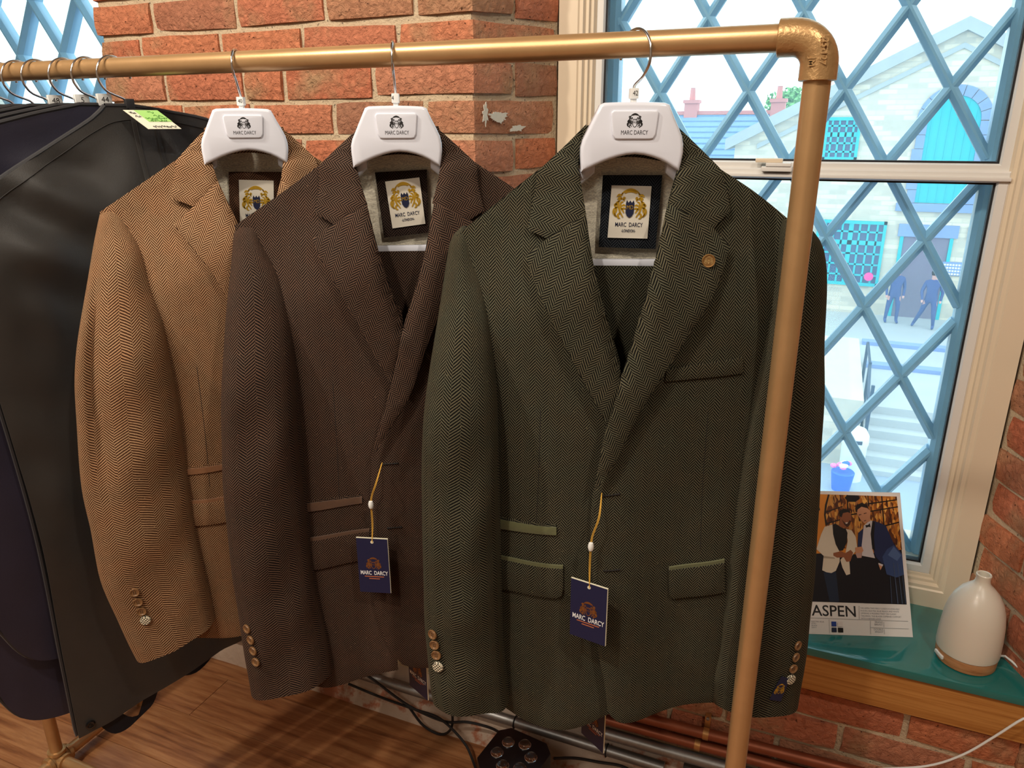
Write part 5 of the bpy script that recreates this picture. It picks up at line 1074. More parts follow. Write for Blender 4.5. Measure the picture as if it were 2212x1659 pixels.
# ================================================================ THINGS ON THE SILL
SZ = 0.473
card = empty('poster_card', (0.063, 1.377, SZ), R(19.34), 'white advertising card with a photo of two men, leaning on the window', 'poster')
lean = empty('card_sheet', (0, 0, 0)); lean.parent = card; lean.rotation_euler = (R(-32), 0, 0)
CW, CHh = 0.201, 0.284
MB().box((0, 0, 0.0005), (CW, 0.0012, CHh)).build('card_board', plain('satin_card', srgb(236, 230, 226), 0.28), lean, False)
PC = dict(orange=(226, 140, 44), maroon=(92, 34, 22), dark=(32, 18, 12), black=(18, 16, 20), ink=(12, 12, 24), denim=(26, 42, 66), navydk=(14, 14, 26), cream=(226, 212, 190), creamsh=(180, 164, 142), blackcl=(16, 16, 24), lapel=(14, 14, 20), skinA=(152, 90, 58), hair=(30, 22, 20), beard=(70, 40, 28), white=(236, 226, 214), navy=(30, 44, 86), shirt=(216, 208, 210), glow=(52, 74, 122), glow2=(82, 108, 156), skinB=(206, 146, 110), brow=(60, 34, 26), glass=(190, 150, 140), stripe=(70, 84, 110), blue=(34, 66, 146), swnavy=(24, 40, 70), swblk=(10, 14, 20), swcream=(230, 220, 216), line=(150, 150, 156))
PM = {k: plain('print_' + k, srgb(*v), 0.3) for k, v in PC.items()}
n = NT('print_bottles'); vo = n.new('ShaderNodeTexVoronoi', {'Vector': n.new('ShaderNodeMapping', {'Vector': n.coord(), 'Scale': (260.0, 1.0, 95.0)}).outputs[0], 'Scale': 1.0})
sp = n.new('ShaderNodeSeparateColor', {0: vo.outputs['Color']})
PM['bottles'] = n.set(Base_Color=n.ramp(sp.outputs[0], [(0.0, srgb(60, 26, 14)), (0.35, srgb(120, 62, 22)), (0.6, srgb(196, 118, 40)), (0.8, srgb(232, 170, 80)), (1.0, srgb(150, 92, 60))]), Roughness=0.3)
PD = [["orange",[[0.044,0.977],[0.962,0.971],[0.967,0.22],[0.037,0.221]]],["maroon",[[0.044,0.977],[0.074,0.977],[0.072,0.553],[0.043,0.552]]],["bottles",[[0.279,0.975],[0.962,0.971],[0.969,0.596],[0.247,0.594],[0.229,0.76],[0.234,0.85],[0.254,0.927]]],["dark",[[0.228,0.753],[0.221,0.83],[0.237,0.899],[0.274,0.975],[0.291,0.975],[0.257,0.899],[0.238,0.829],[0.244,0.753]]],["dark",[[0.232,0.849],[0.413,0.895],[0.414,0.888],[0.233,0.841]]],["dark",[[0.419,0.829],[0.965,0.902],[0.966,0.894],[0.42,0.819]]],["dark",[[0.24,0.77],[0.383,0.801],[0.384,0.793],[0.241,0.761]]],["dark",[[0.662,0.918],[0.962,0.952],[0.962,0.944],[0.663,0.908]]],["dark",[[0.788,0.759],[0.965,0.793],[0.965,0.784],[0.789,0.749]]],["dark",[[0.46,0.975],[0.472,0.975],[0.468,0.829],[0.456,0.829]]],["dark",[[0.806,0.972],[0.818,0.972],[0.817,0.759],[0.805,0.759]]],["dark",[[0.667,0.974],[0.679,0.973],[0.679,0.897],[0.667,0.897]]],["black",[[0.092,0.862],[0.107,0.88],[0.15,0.889],[0.181,0.879],[0.184,0.861],[0.145,0.844],[0.106,0.84]]],["black",[[0.439,0.954],[0.465,0.974],[0.571,0.973],[0.592,0.953],[0.546,0.926],[0.469,0.926]]],["ink",[[0.046,0.549],[0.27,0.56],[0.539,0.554],[0.964,0.596],[0.967,0.22],[0.037,0.221]]],["denim",[[0.177,0.424],[0.302,0.431],[0.312,0.224],[0.221,0.222]]],["navydk",[[0.541,0.527],[0.693,0.528],[0.767,0.421],[0.773,0.22],[0.558,0.22]]],["cream",[[0.299,0.76],[0.218,0.743],[0.18,0.691],[0.122,0.584],[0.19,0.538],[0.166,0.438],[0.206,0.425],[0.255,0.42],[0.301,0.437],[0.343,0.499],[0.352,0.56],[0.31,0.649]]],["cream",[[0.428,0.732],[0.486,0.722],[0.521,0.677],[0.528,0.595],[0.482,0.554],[0.44,0.513],[0.439,0.417],[0.4,0.408],[0.368,0.459],[0.352,0.513],[0.405,0.554],[0.439,0.65]]],["creamsh",[[0.19,0.538],[0.292,0.53],[0.303,0.519],[0.187,0.522]]],["blackcl",[[0.298,0.758],[0.328,0.768],[0.389,0.739],[0.428,0.732],[0.442,0.704],[0.429,0.636],[0.384,0.58],[0.346,0.575],[0.318,0.622]]],["lapel",[[0.298,0.758],[0.318,0.765],[0.339,0.649],[0.346,0.575],[0.316,0.622],[0.298,0.691]]],["skinA",[[0.376,0.801],[0.377,0.843],[0.416,0.867],[0.474,0.865],[0.49,0.835],[0.488,0.794],[0.464,0.758],[0.427,0.739],[0.384,0.742],[0.367,0.76]]],["hair",[[0.374,0.822],[0.378,0.86],[0.425,0.875],[0.474,0.866],[0.491,0.844],[0.456,0.851],[0.41,0.843],[0.394,0.812]]],["beard",[[0.393,0.798],[0.415,0.763],[0.441,0.743],[0.469,0.759],[0.485,0.787],[0.471,0.794],[0.449,0.77],[0.424,0.773]]],["white",[[0.428,0.777],[0.453,0.779],[0.446,0.769],[0.43,0.768]]],["skinA",[[0.287,0.56],[0.365,0.574],[0.405,0.561],[0.46,0.585],[0.483,0.566],[0.45,0.505],[0.41,0.501],[0.388,0.532],[0.321,0.528],[0.285,0.542]]],["navy",[[0.533,0.622],[0.547,0.704],[0.611,0.745],[0.596,0.691],[0.573,0.622],[0.569,0.595],[0.538,0.595]]],["shirt",[[0.608,0.758],[0.672,0.795],[0.698,0.793],[0.671,0.704],[0.674,0.596],[0.694,0.531],[0.568,0.546],[0.573,0.622],[0.588,0.677]]],["navy",[[0.698,0.795],[0.768,0.781],[0.828,0.759],[0.889,0.637],[0.964,0.563],[0.957,0.503],[0.761,0.493],[0.703,0.54],[0.672,0.623],[0.671,0.704]]],["lapel",[[0.699,0.792],[0.722,0.783],[0.7,0.677],[0.7,0.582],[0.674,0.596],[0.67,0.698]]],["glow",[[0.767,0.542],[0.819,0.596],[0.89,0.626],[0.962,0.563],[0.962,0.423],[0.889,0.402],[0.795,0.422]]],["glow2",[[0.822,0.556],[0.888,0.616],[0.953,0.556],[0.909,0.516]]],["skinB",[[0.54,0.855],[0.545,0.887],[0.596,0.904],[0.654,0.897],[0.686,0.859],[0.677,0.82],[0.674,0.79],[0.616,0.773],[0.58,0.799]]],["hair",[[0.54,0.855],[0.536,0.88],[0.55,0.903],[0.604,0.92],[0.655,0.908],[0.673,0.869],[0.657,0.882],[0.599,0.892],[0.558,0.87],[0.552,0.85]]],["brow",[[0.565,0.834],[0.592,0.839],[0.592,0.835],[0.568,0.829]]],["brow",[[0.616,0.845],[0.644,0.85],[0.647,0.846],[0.618,0.84]]],["brow",[[0.611,0.792],[0.633,0.798],[0.636,0.794],[0.615,0.788]]],["blackcl",[[0.623,0.761],[0.65,0.763],[0.669,0.776],[0.675,0.748],[0.652,0.75],[0.63,0.743]]],["skinB",[[0.506,0.602],[0.572,0.61],[0.586,0.582],[0.542,0.546],[0.504,0.565]]],["glass",[[0.504,0.561],[0.572,0.568],[0.56,0.531],[0.518,0.529]]],["shirt",[[0.723,0.5],[0.769,0.488],[0.758,0.475],[0.722,0.488]]],["skinB",[[0.722,0.488],[0.758,0.476],[0.737,0.449]]],["stripe",[[0.865,0.502],[0.873,0.502],[0.884,0.225],[0.876,0.224]]],["stripe",[[0.905,0.502],[0.912,0.502],[0.925,0.225],[0.919,0.225]]],["stripe",[[0.824,0.409],[0.829,0.409],[0.824,0.224],[0.818,0.224]]],["stripe",[[0.941,0.489],[0.946,0.489],[0.957,0.226],[0.952,0.225]]],["blue",[[0.222,0.091],[0.268,0.091],[0.267,0.058],[0.222,0.058]]],["swnavy",[[0.22,0.05],[0.267,0.05],[0.267,0.02],[0.22,0.02]]],["swblk",[[0.281,0.051],[0.331,0.05],[0.33,0.019],[0.281,0.02]]],["swcream",[[0.281,0.091],[0.33,0.09],[0.33,0.059],[0.28,0.059]]],["line",[[0.026,0.112],[0.963,0.109],[0.963,0.107],[0.027,0.11]]],["line",[[0.5,0.201],[0.503,0.201],[0.496,0.11],[0.493,0.11]]],["line",[[0.199,0.104],[0.202,0.104],[0.201,0.013],[0.199,0.013]]],["line",[[0.598,0.104],[0.601,0.104],[0.595,0.014],[0.592,0.014]]],["line",[[0.593,0.059],[0.961,0.059],[0.961,0.057],[0.593,0.057]]],["line",[[0.726,0.098],[0.729,0.098],[0.728,0.064],[0.725,0.064]]],["line",[[0.726,0.05],[0.729,0.05],[0.726,0.017],[0.723,0.016]]]]
pr_ = MB(); mats = []; 
for i, (c, pts) in enumerate(PD):
    if PM[c] not in mats: mats.append(PM[c])
    y = -0.00004 * (i + 1) - 0.0001
    V = [(u * CW, y, v * CHh) for u, v in pts]; tr = fan(pts)
    pr_.add(V, tr, mats.index(PM[c]))
pr_.build('printed_photo', mats, lean, False)
def ptxt(s, u, v, size, xs=1.0, al='LEFT', bold=0.0, mt='black_ink'): return link('lettering', text_mesh(s, size, M[mt], 0, xs, al, bold), lean, (u * CW, -0.0003, v * CHh), FACE)
M['grey_ink'] = plain('grey_print', srgb(120, 120, 126), 0.6)
ptxt('ASPEN', 0.04, 0.158, 0.0295, 1.02, bold=0.0003)
for i, s in enumerate(('THE ASPEN TWO PIECE TUXEDO IS AVAILABLE', 'IN ECRU, ELECTRIC BLUE, BLACK AND WHITE', 'OFFERING A MODERN TWIST ON CLASSIC', 'TAILORING. THIS BLAZER COMBINES COMFORT', 'WITH A REFINED LOOK')): ptxt(s, 0.514, 0.186 - i * 0.0175, 0.0042, 0.86, mt='grey_ink')
for i, s in enumerate(('ELECTRIC BLUE', 'ECRU', 'BLACK', 'NAVY')): ptxt(s, 0.029, 0.086 - i * 0.0135, 0.0036, 1.0, mt='grey_ink')
for i, (s, v) in enumerate((('SINGLE', 0.0945), ('BREAST', 0.0785), ('DOUBLE', 0.0455), ('BREAST', 0.0295))): ptxt(s, 0.72, v, 0.0048, 1.0, 'RIGHT', mt='grey_ink')

dif = empty('aroma_diffuser', (0.338, 1.412, SZ), R(20), 'white ceramic bottle shaped aroma diffuser with a wooden base on the teal sill', 'diffuser')
V, F = lathe([(0.002, 0.0005), (0.048, 0.0005), (0.0505, 0.002), (0.0515, 0.022), (0.051, 0.0235), (0.002, 0.0236)], 48); MB().add(V, F).build('wooden_base', M['diffuser_wood'], dif)
M['ceramic'] = plain('matt_white_ceramic', srgb(232, 222, 206), 0.34, Coat_Weight=0.15, Subsurface_Weight=0.05)
pf = [(0.050, 0.0236), (0.0525, 0.025), (0.053, 0.03), (0.0525, 0.06), (0.0505, 0.09), (0.047, 0.112), (0.041, 0.131), (0.032, 0.147), (0.022, 0.158), (0.0155, 0.164), (0.0125, 0.170), (0.0118, 0.176), (0.0125, 0.182), (0.0128, 0.1845), (0.0115, 0.186), (0.0095, 0.185), (0.0088, 0.176), (0.0085, 0.165), (0.001, 0.164)]
V, F = lathe(pf, 48); MB().add(V, F).build('ceramic_cover', M['ceramic'], dif)
MB().box((-0.012, -0.0545, 0.009), (0.012, -0.050, 0.016)).build('touch_switch', M['white_tag'], dif, bevel=0.0015).rotation_euler = (0, 0, R(-85))
cab = empty('white_cable', (0.385, 1.42, SZ), 0, 'thin white power cable running from the diffuser over the sill to below', 'cable')
cp = [(0.385, 1.425, 0.485), (0.405, 1.432, 0.484), (0.425, 1.41, 0.479), (0.445, 1.38, 0.477), (0.470, 1.345, 0.478), (0.478, 1.322, 0.474), (0.468, 1.312, 0.465), (0.435, 1.304, 0.459), (0.416, 1.30, 0.455), (0.383, 1.30, 0.405), (0.342, 1.30, 0.347), (0.29, 1.30, 0.30), (0.20, 1.29, 0.265), (0.05, 1.27, 0.20), (-0.02, 1.2, 0.08), (0.0, 1.1, 0.005), (0.3, 0.9, 0.003)]
V, F = tube(cr([(x - 0.385, y - 1.42, z - SZ) for x, y, z in cp], 0.012), 0.0021, 8); mk('cable_cord', V, F, M['white_tag'], cab)

# ================================================================ PIPES AND CABLES AT THE FOOT OF THE WALL
def pipe(name, y, z, x0, x1, r, mat, lab, rise=0.0, cat='pipe', grp=None):
    o = MB().tube([(0, 0, 0), ((x1 - x0) / 2, 0, rise / 2), (x1 - x0, 0, rise)], r, 20).build(name, mat, None, loc=(x0, y, z)); tag(o, lab, cat, grp); return o
pipe('conduit_pipe', 1.318, 0.089, -1.74, -0.19, 0.0125, M['silver'], 'lower grey steel conduit along the foot of the brick wall behind the stage light')
pipe('conduit_pipe', 1.325, 0.128, -0.36, 1.0, 0.0135, M['silver'], 'grey steel conduit just below the two copper pipes', 0.03)
cA = empty('copper_pipe', (-0.11, 1.335, 0.198), 0, 'upper copper pipe on the brick wall under the sill', 'pipe', 'copper pipes')
cB = empty('copper_pipe', (-0.125, 1.335, 0.163), 0, 'lower copper pipe on the brick wall above the grey conduit', 'pipe', 'copper pipes')
MB().tube([(-0.5, 0, -0.02), (0, 0, 0), (1.1, 0, 0.045)], 0.0118, 20).build('pipe_run', M['copper'], cA)
MB().tube([(-0.5, 0, -0.012), (0, 0, 0), (1.1, 0, 0.03)], 0.0118, 20).build('pipe_run', M['copper'], cB)
for c_, up in ((cA, 0.032), (cB, 0.0)):
    m = MB().tube([(-0.006, 0, 0), (0.006, 0, 0)], 0.0132, 20); m.build('clip_band', M['brass'], c_)
    MB().box((-0.006, 0.010, 0.0), (0.006, 0.024, up + 0.004)).build('clip_tab', M['brass'], c_, bevel=0.001)
    V, F = lathe([(0.001, 0), (0.0038, 0), (0.0038, -0.002), (0.001, -0.003)], 14, 'y'); MB().add(V, F).build('clip_screw', M['silver'], c_, loc=(0, 0.0095, up if up else 0.018))
tk = MB().box((0, 0, 0), (0.42, 0.035, 0.05)).build('cable_trunking', M['silver'], None, loc=(-0.15, 1.30, 0.055), bevel=0.002); tag(tk, 'grey metal cable trunking under the conduits at the wall foot', 'trunking')
def cable(pts, lab, r=0.0032):
    P_ = [Vector(p) for p in pts]; V, F = tube(cr([tuple(p - P_[0]) for p in P_], 0.01), r, 8)
    o = mk('black_cable', V, F, M['cable'], None, True, 40, None, P_[0]); tag(o, lab, 'cable', 'black cables by the wall'); return o
M['cable'] = plain('black_rubber', srgb(16, 16, 20), 0.5)
cable([(-0.985, 1.296, 0.088), (-1.01, 1.30, 0.105), (-0.99, 1.302, 0.118), (-0.93, 1.299, 0.105), (-0.86, 1.293, 0.078), (-0.80, 1.290, 0.060), (-0.72, 1.29, 0.052), (-0.66, 1.292, 0.070), (-0.60, 1.292, 0.075), (-0.55, 1.26, 0.10)], 'looped black cable lying on the left end of the grey conduit')
cable([(-1.00, 1.294, 0.070), (-0.90, 1.292, 0.062), (-0.80, 1.288, 0.062), (-0.73, 1.286, 0.060), (-0.66, 1.27, 0.03), (-0.62, 1.24, 0.012), (-0.57, 1.18, 0.008)], 'straight black cable dropping from the conduit to the stage light')
cable([(-0.82, 1.292, 0.058), (-0.78, 1.288, 0.020), (-0.73, 1.286, 0.012), (-0.70, 1.288, 0.045), (-0.705, 1.302, 0.110)], 'black cable sagging in a loop under the conduit')
cable([(-0.42, 1.24, 0.10), (-0.38, 1.27, 0.088), (-0.33, 1.285, 0.082), (-0.27, 1.29, 0.085), (-0.22, 1.285, 0.06)], 'black cable curving right from the stage light along the conduit')
cable([(-0.42, 1.22, 0.05), (-0.37, 1.24, 0.055), (-0.32, 1.25, 0.045), (-0.29, 1.24, 0.012), (-0.22, 1.15, 0.005)], 'black cable running along the floor right of the stage light')
for x, tl_ in ((-0.745, 'thin black cable tie on the conduit, leftmost of the close pair'), (-0.715, 'thin black cable tie on the conduit, right one of the close pair'), (-0.545, 'thin black cable tie on the conduit just left of the stage light'), (-0.32, 'thin black cable tie on the conduit right of the stage light')):
    V, F = tube([(0, 0.0145 * math.cos(t), 0.0145 * math.sin(t)) for t in [2 * math.pi * i / 16 for i in range(17)]], 0.0014, 6, False)
    o = mk('cable_tie', V, F, M['cable'], None, True, 40, None, (x, 1.318, 0.089)); tag(o, tl_, 'cable tie', 'cable ties on the conduit')
# stage light
par = empty('stage_light', (-0.487, 1.17, 0), R(-8), 'black floor stage light with a ring of six clear lenses', 'stage light')
hs = []
for sx, sy in ((-1, -1), (1, -1), (1, 1), (-1, 1)): hs += [(sx * 0.066, sy * 0.040), (sx * 0.040, sy * 0.066)] if sx * sy > 0 else [(sx * 0.040, sy * 0.066), (sx * 0.066, sy * 0.040)]
hs = [(-0.066, -0.045), (-0.045, -0.066), (0.045, -0.066), (0.066, -0.045), (0.066, 0.045), (0.045, 0.066), (-0.045, 0.066), (-0.066, 0.045)]
n_ = 8; V = [(x, y, z) for z in (0.012, 0.148) for x, y in hs]; F = [list(range(8))[::-1], [8 + i for i in range(8)]] + [[i, (i + 1) % 8, 8 + (i + 1) % 8, 8 + i] for i in range(8)]
M['lamp_black'] = plain('satin_black_housing', srgb(20, 20, 26), 0.38)
b = MB(); b.add(V, F); b.build('housing', M['lamp_black'], par, bevel=0.003)
for sx in (-1, 1):
    for sy in (-1, 1): MB().tube([(sx * 0.045, sy * 0.045, 0), (sx * 0.045, sy * 0.045, 0.014)], 0.008, 14).build('foot', M['cable'], par)
n = NT('clear_lens'); M['lens'] = n.set(Base_Color=(0.9, 0.9, 0.92), Roughness=0.08, Metallic=0.85); 
n = NT('clear_dome'); M['dome'] = n.set(Base_Color=(1, 1, 1), Roughness=0.02, Transmission_Weight=1.0, IOR=1.45)
for i in range(6):
    t = R(60 * i + 20); x, y = 0.037 * math.cos(t), 0.037 * math.sin(t)
    V, F = lathe([(0.002, 0.1445), (0.006, 0.1446), (0.0125, 0.1500), (0.0138, 0.1495), (0.0138, 0.146)], 24); l = MB().add(V, F).build('lens_cup', M['lens'], par, loc=(x, y, 0))
    V, F = lathe([(0.0128, 0.1500), (0.0115, 0.1540), (0.008, 0.1568), (0.004, 0.1578), (0.0008, 0.158)], 24); MB().add(V, F).build('lens_dome', M['dome'], l)
# ================================================================ OUTSIDE
FY = 27.0; K = 27.0 / 24.0
def fz(z): return z * K + ZC
def fx(x): return x * K
n = NT('pale_coursed_stone'); co = n.coord()
br = n.new('ShaderNodeTexBrick', {'Vector': n.new('ShaderNodeMapping', {'Vector': co, 'Rotation': (R(90), 0, 0)}).outputs[0], 'Color1': (*srgb(222, 206, 184), 1), 'Color2': (*srgb(180, 170, 158), 1), 'Mortar': (*srgb(186, 178, 166), 1), 'Scale': 1.0, 'Mortar Size': 0.012, 'Brick Width': 0.52, 'Row Height': 0.15}, offset=0.5)
M['stone'] = n.set(Base_Color=n.mix(n.math('MULTIPLY', n.noise(co, 3, 4), 0.35), br.outputs[0], srgb(222, 208, 188)), Roughness=0.95)
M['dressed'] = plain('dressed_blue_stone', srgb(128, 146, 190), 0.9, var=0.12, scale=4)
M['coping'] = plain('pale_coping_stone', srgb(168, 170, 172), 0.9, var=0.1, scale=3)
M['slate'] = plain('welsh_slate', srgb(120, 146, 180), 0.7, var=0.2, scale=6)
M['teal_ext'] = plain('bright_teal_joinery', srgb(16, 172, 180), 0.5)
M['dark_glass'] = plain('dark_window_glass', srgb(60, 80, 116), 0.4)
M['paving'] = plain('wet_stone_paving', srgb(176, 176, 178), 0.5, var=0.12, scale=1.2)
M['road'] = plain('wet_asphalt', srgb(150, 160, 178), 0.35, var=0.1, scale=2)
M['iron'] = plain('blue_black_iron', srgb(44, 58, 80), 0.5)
M['terracotta'] = plain('terracotta_pot', srgb(206, 130, 124), 0.8)
# gabled stone building
gb = empty('gabled_building', (fx(2.675), FY, -4.6), 0, 'pale stone building with a gable, arched teal doorway and teal windows across the street', 'building')
ox, oz = fx(2.675), -4.6
def g(x, z): return (fx(x) - ox, fz(z) - oz)
GZ = -5.95 + ZC
ap = g(2.675, 2.35); sl = 0.515
def eave(x): return ap[1] - abs(x) * sl
xl, xr = -6.2, 6.2
V, F = extrude_poly([(xl, GZ - oz - 0.1), (xr, GZ - oz - 0.1), (xr, eave(xr)), (0, ap[1]), (xl, eave(xl))], 0, 6.0); mk('stone_wall', V, F, M['stone'], gb, False)
for s in (-1, 1):
    c = [(0, ap[1] + 0.28), (s * 6.5, ap[1] + 0.28 - 6.5 * sl), (s * 6.5, ap[1] - 0.08 - 6.5 * sl), (0, ap[1] - 0.08)]
    V, F = extrude_poly(c if s < 0 else c[::-1], -0.22, 6.2); mk('gable_coping', V, F, M['coping'], gb, False)
    c = [(0, ap[1] - 0.40), (s * 5.5, ap[1] - 0.40 - 5.5 * sl), (s * 5.5, ap[1] - 0.55 - 5.5 * sl), (0, ap[1] - 0.55)]
    V, F = extrude_poly(c if s < 0 else c[::-1], -0.06, 0.0); mk('gable_moulding', V, F, M['coping'], gb, False)
# arched opening
ac, aw, az0 = g(2.74, 0)[0], 0.62 * K * 1.04, g(0, -2.05)[1]; asp = g(0, 0.10)[1]; rin = 0.62 * K
arch = [(ac - rin, az0), (ac + rin, az0)] + [(ac + rin * math.cos(R(t)), asp + rin * math.sin(R(t))) for t in range(0, 181, 12)]
V, F = extrude_poly(arch, -0.03, 0.02); mk('arched_shutter', V, F, M['teal_ext'], gb, False)
for i in range(6):
    x = ac - rin + 2 * rin * (i + 0.5) / 6; MB().box((x - 0.012, -0.05, az0), (x + 0.012, -0.03, asp + math.sqrt(max(0, rin ** 2 - (x - ac) ** 2)) - 0.03)).build('shutter_batten', M['teal_ext'], gb, False)
ro = rin + 0.30
for i in range(9):
    t0, t1 = R(180 * i / 9 + 0.8), R(180 * (i + 1) / 9 - 0.8); P_ = [(ac + r * math.cos(t), asp + r * math.sin(t)) for r, t in ((rin, t0), (ro, t0), (ro, (t0 + t1) / 2), (ro, t1), (rin, t1), (rin, (t0 + t1) / 2))]
    V, F = extrude_poly(P_, -0.07, 0.0); mk('arch_stone', V, F, M['dressed'], gb, False)
nq = 6
for s in (-1, 1):
    for i in range(nq):
        z0, z1 = az0 + (asp - az0) * i / nq, az0 + (asp - az0) * (i + 1) / nq - 0.02; w = 0.30 if i % 2 else 0.24
        a, b = sorted((ac + s * rin, ac + s * (rin + w))); MB().box((a, -0.07, z0), (b, 0, z1)).build('jamb_stone', M['dressed'], gb, False)
MB().box((ac - rin - 0.5, -0.12, az0 - 0.26), (ac + rin + 0.5, 0, az0 - 0.02)).build('arch_sill', M['dressed'], gb, False)
# small leaded window and ground floor shopfront window
def ext_window(name, x0, x1, z0, z1, cols, rows, split=None):
    f = empty(name, (x0, 0, z0)); f.parent = gb; w, h = x1 - x0, z1 - z0
    MB().box((0, -0.03, 0), (w, -0.02, h)).build('glass', M['dark_glass'], f, False)
    for a, b in (((0, 0), (0.09, h)), ((w - 0.09, 0), (w, h)), ((0, 0), (w, 0.10)), ((0, h - 0.10), (w, h))): MB().box((a[0], -0.09, a[1]), (b[0], 0, b[1])).build('frame_member', M['teal_ext'], f, False)
    for i in range(1, cols): x = w * i / cols; t = 0.07 if (i == split) else 0.03; MB().box((x - t, -0.07, 0), (x + t, -0.02, h)).build('mullion', M['teal_ext'], f, False)
    for i in range(1, rows): z = h * i / rows; t = 0.07 if i == rows - 2 else 0.028; MB().box((0, -0.07, z - t), (w, -0.02, z + t)).build('glazing_rail', M['teal_ext'], f, False)
    return f
sw = ext_window('shop_window', g(-0.30, 0)[0], g(1.53, 0)[0], g(0, -4.46)[1], g(0, -2.60)[1], 8, 6, 4)
V, F = lathe([(0.01, -0.10), (0.14, -0.10), (0.14, -0.09)], 24, 'y'); MB().add(V, F).build('pink_sticker', plain('pink_sticker', srgb(240, 60, 150), 0.5), sw, loc=(1.75, 0, 0.32))
uw = ext_window('upper_window', g(-0.42, 0)[0], g(0.50, 0)[0], g(0, -0.95)[1], g(0, 0.20)[1], 5, 5)
# door recess, lintels, notice board
dx0, dx1 = g(2.0, 0)[0], g(3.15, 0)[0]
MB().box((dx0, -0.02, GZ - oz), (dx1, 0.02, g(0, -2.70)[1])).build('door_leaf', plain('dark_brown_door', srgb(120, 110, 130), 0.6), gb, False)
for a, b in ((dx0 - 0.1, dx0), (dx1, dx1 + 0.1)): MB().box((a, -0.06, GZ - oz), (b, 0, g(0, -2.70)[1])).build('door_jamb', M['teal_ext'], gb, False)
for a, b in ((1.84, 3.33), (3.55, 4.6)):
    MB().box((g(a, 0)[0], -0.08, g(0, -2.98)[1]), (g(b, 0)[0], 0, g(0, -2.64)[1])).build('lintel', M['dressed'], gb, False)
nbd = MB().box((g(3.08, 0)[0], -0.08, g(0, -4.0)[1]), (g(3.62, 0)[0], -0.01, g(0, -3.63)[1])).build('notice_board', M['dressed'], gb, False)
for r in range(4):
    for c in range(7):
        x = g(3.11, 0)[0] + c * 0.080; z = g(0, -3.70)[1] - r * 0.095; MB().box((x, -0.09, z - 0.03), (x + 0.055, -0.08, z + 0.02)).build('notice_mark', M['white_tag'], nbd, False)
# slate roofed house to the left
hb = empty('slate_house', (fx(-4.0), 34, GZ), 0, 'house with a blue slate roof and two red chimneys beyond the green jacket', 'building')
s34 = 34 / 24
def h(x, z): return (x * s34 - fx(-4.0), z * s34 + ZC - GZ)
x0, x1 = h(-7.5, 0)[0], h(-0.3, 0)[0]; zr, ze = h(0, 0.36)[1], h(0, -1.05)[1]
MB().box((x0, 0.2, 0), (x1, 7, ze)).build('stone_wall', M['stone'], hb, False)
V = [(x0 - 0.2, 0, ze - 0.1), (x1 + 0.2, 0, ze - 0.1), (x1 + 0.2, 3.6, zr), (x0 - 0.2, 3.6, zr), (x0 - 0.2, 7.2, ze - 0.1), (x1 + 0.2, 7.2, ze - 0.1)]
roof = mk('slate_roof', V + [(a, b, c - 0.12) for a, b, c in V], [[0, 1, 2, 3], [3, 2, 5, 4], [6, 9, 8, 7], [9, 10, 11, 8], [0, 3, 9, 6], [3, 4, 10, 9], [1, 7, 8, 2], [2, 8, 11, 5], [0, 6, 7, 1], [4, 5, 11, 10]], M['slate'], hb, False)
for i in range(9):
    t = (i + 0.5) / 9; MB().box((x0 - 0.2, 3.6 * t - 0.02, ze - 0.1 + (zr - ze + 0.1) * t + 0.0), (x1 + 0.2, 3.6 * t + 0.3, ze - 0.1 + (zr - ze + 0.1) * t + 0.05)).build('slate_course', M['slate'], roof, False)
MB().box((x0 - 0.2, 3.45, zr - 0.05), (x1 + 0.2, 3.75, zr + 0.12)).build('ridge', M['terracotta'], roof, False)
for cx in (-4.62, -1.92):
    X_ = h(cx, 0)[0]; c_ = MB().box((X_ - 0.3, 3.3, zr - 0.4), (X_ + 0.3, 3.95, zr + 0.55)); c_.box((X_ - 0.36, 3.24, zr + 0.45), (X_ + 0.36, 4.0, zr + 0.6)); c_ = c_.build('chimney', M['terracotta'], hb, False)
    V, F = lathe([(0.02, 0), (0.14, 0), (0.11, 0.5), (0.13, 0.52), (0.02, 0.53)], 14); MB().add(V, F).build('chimney_pot', M['terracotta'], c_, loc=(X_, 3.6, zr + 0.6))
# trees
M['leaf'] = plain('soft_green_leaf', srgb(110, 160, 92), 0.7, var=0.3, scale=3); M['bark'] = plain('bark', srgb(96, 84, 72), 0.9)
def tree(loc, rad, hgt, lab, seed):
    rs = random.Random(seed); t = empty('leafy_tree', loc, 0, lab, 'tree', 'trees across the street')
    MB().tube([(0, 0, 0), (0.1, 0, hgt * 0.5), (0, 0, hgt * 0.85)], [0.28, 0.2, 0.08], 10).build('trunk', M['bark'], t)
    V = []; F = []
    for i in range(2600):
        d = Vector((rs.gauss(0, 1), rs.gauss(0, 1), rs.gauss(0, 1))).normalized() * rad * rs.uniform(0.35, 1.0) ** 0.6
        c = Vector((d.x, d.y, hgt + d.z * 0.9)); c += Vector((noise.noise(d), noise.noise(d + Vector((5, 0, 0))), 0)) * rad * 0.3
        a = Vector((rs.gauss(0, 1), rs.gauss(0, 1), rs.gauss(0, 1))).normalized(); b = a.orthogonal().normalized(); s = rs.uniform(0.12, 0.24) * rad / 2
        n0 = len(V); V += [c - a * s, c + b * s * 0.5, c + a * s, c - b * s * 0.5]; F.append([n0, n0 + 1, n0 + 2, n0 + 3])
    o = mk('foliage', V, F, M['leaf'], t, False); o['kind'] = 'stuff'
tree((fx(-1.35) * 1.75, 47, GZ), 1.7, 6.4, 'small round tree behind the chimney, beside the gold post', 1)
tree((-15.5, 18, GZ - 1), 2.2, 4.6, 'leafy tree seen through the left window', 2)
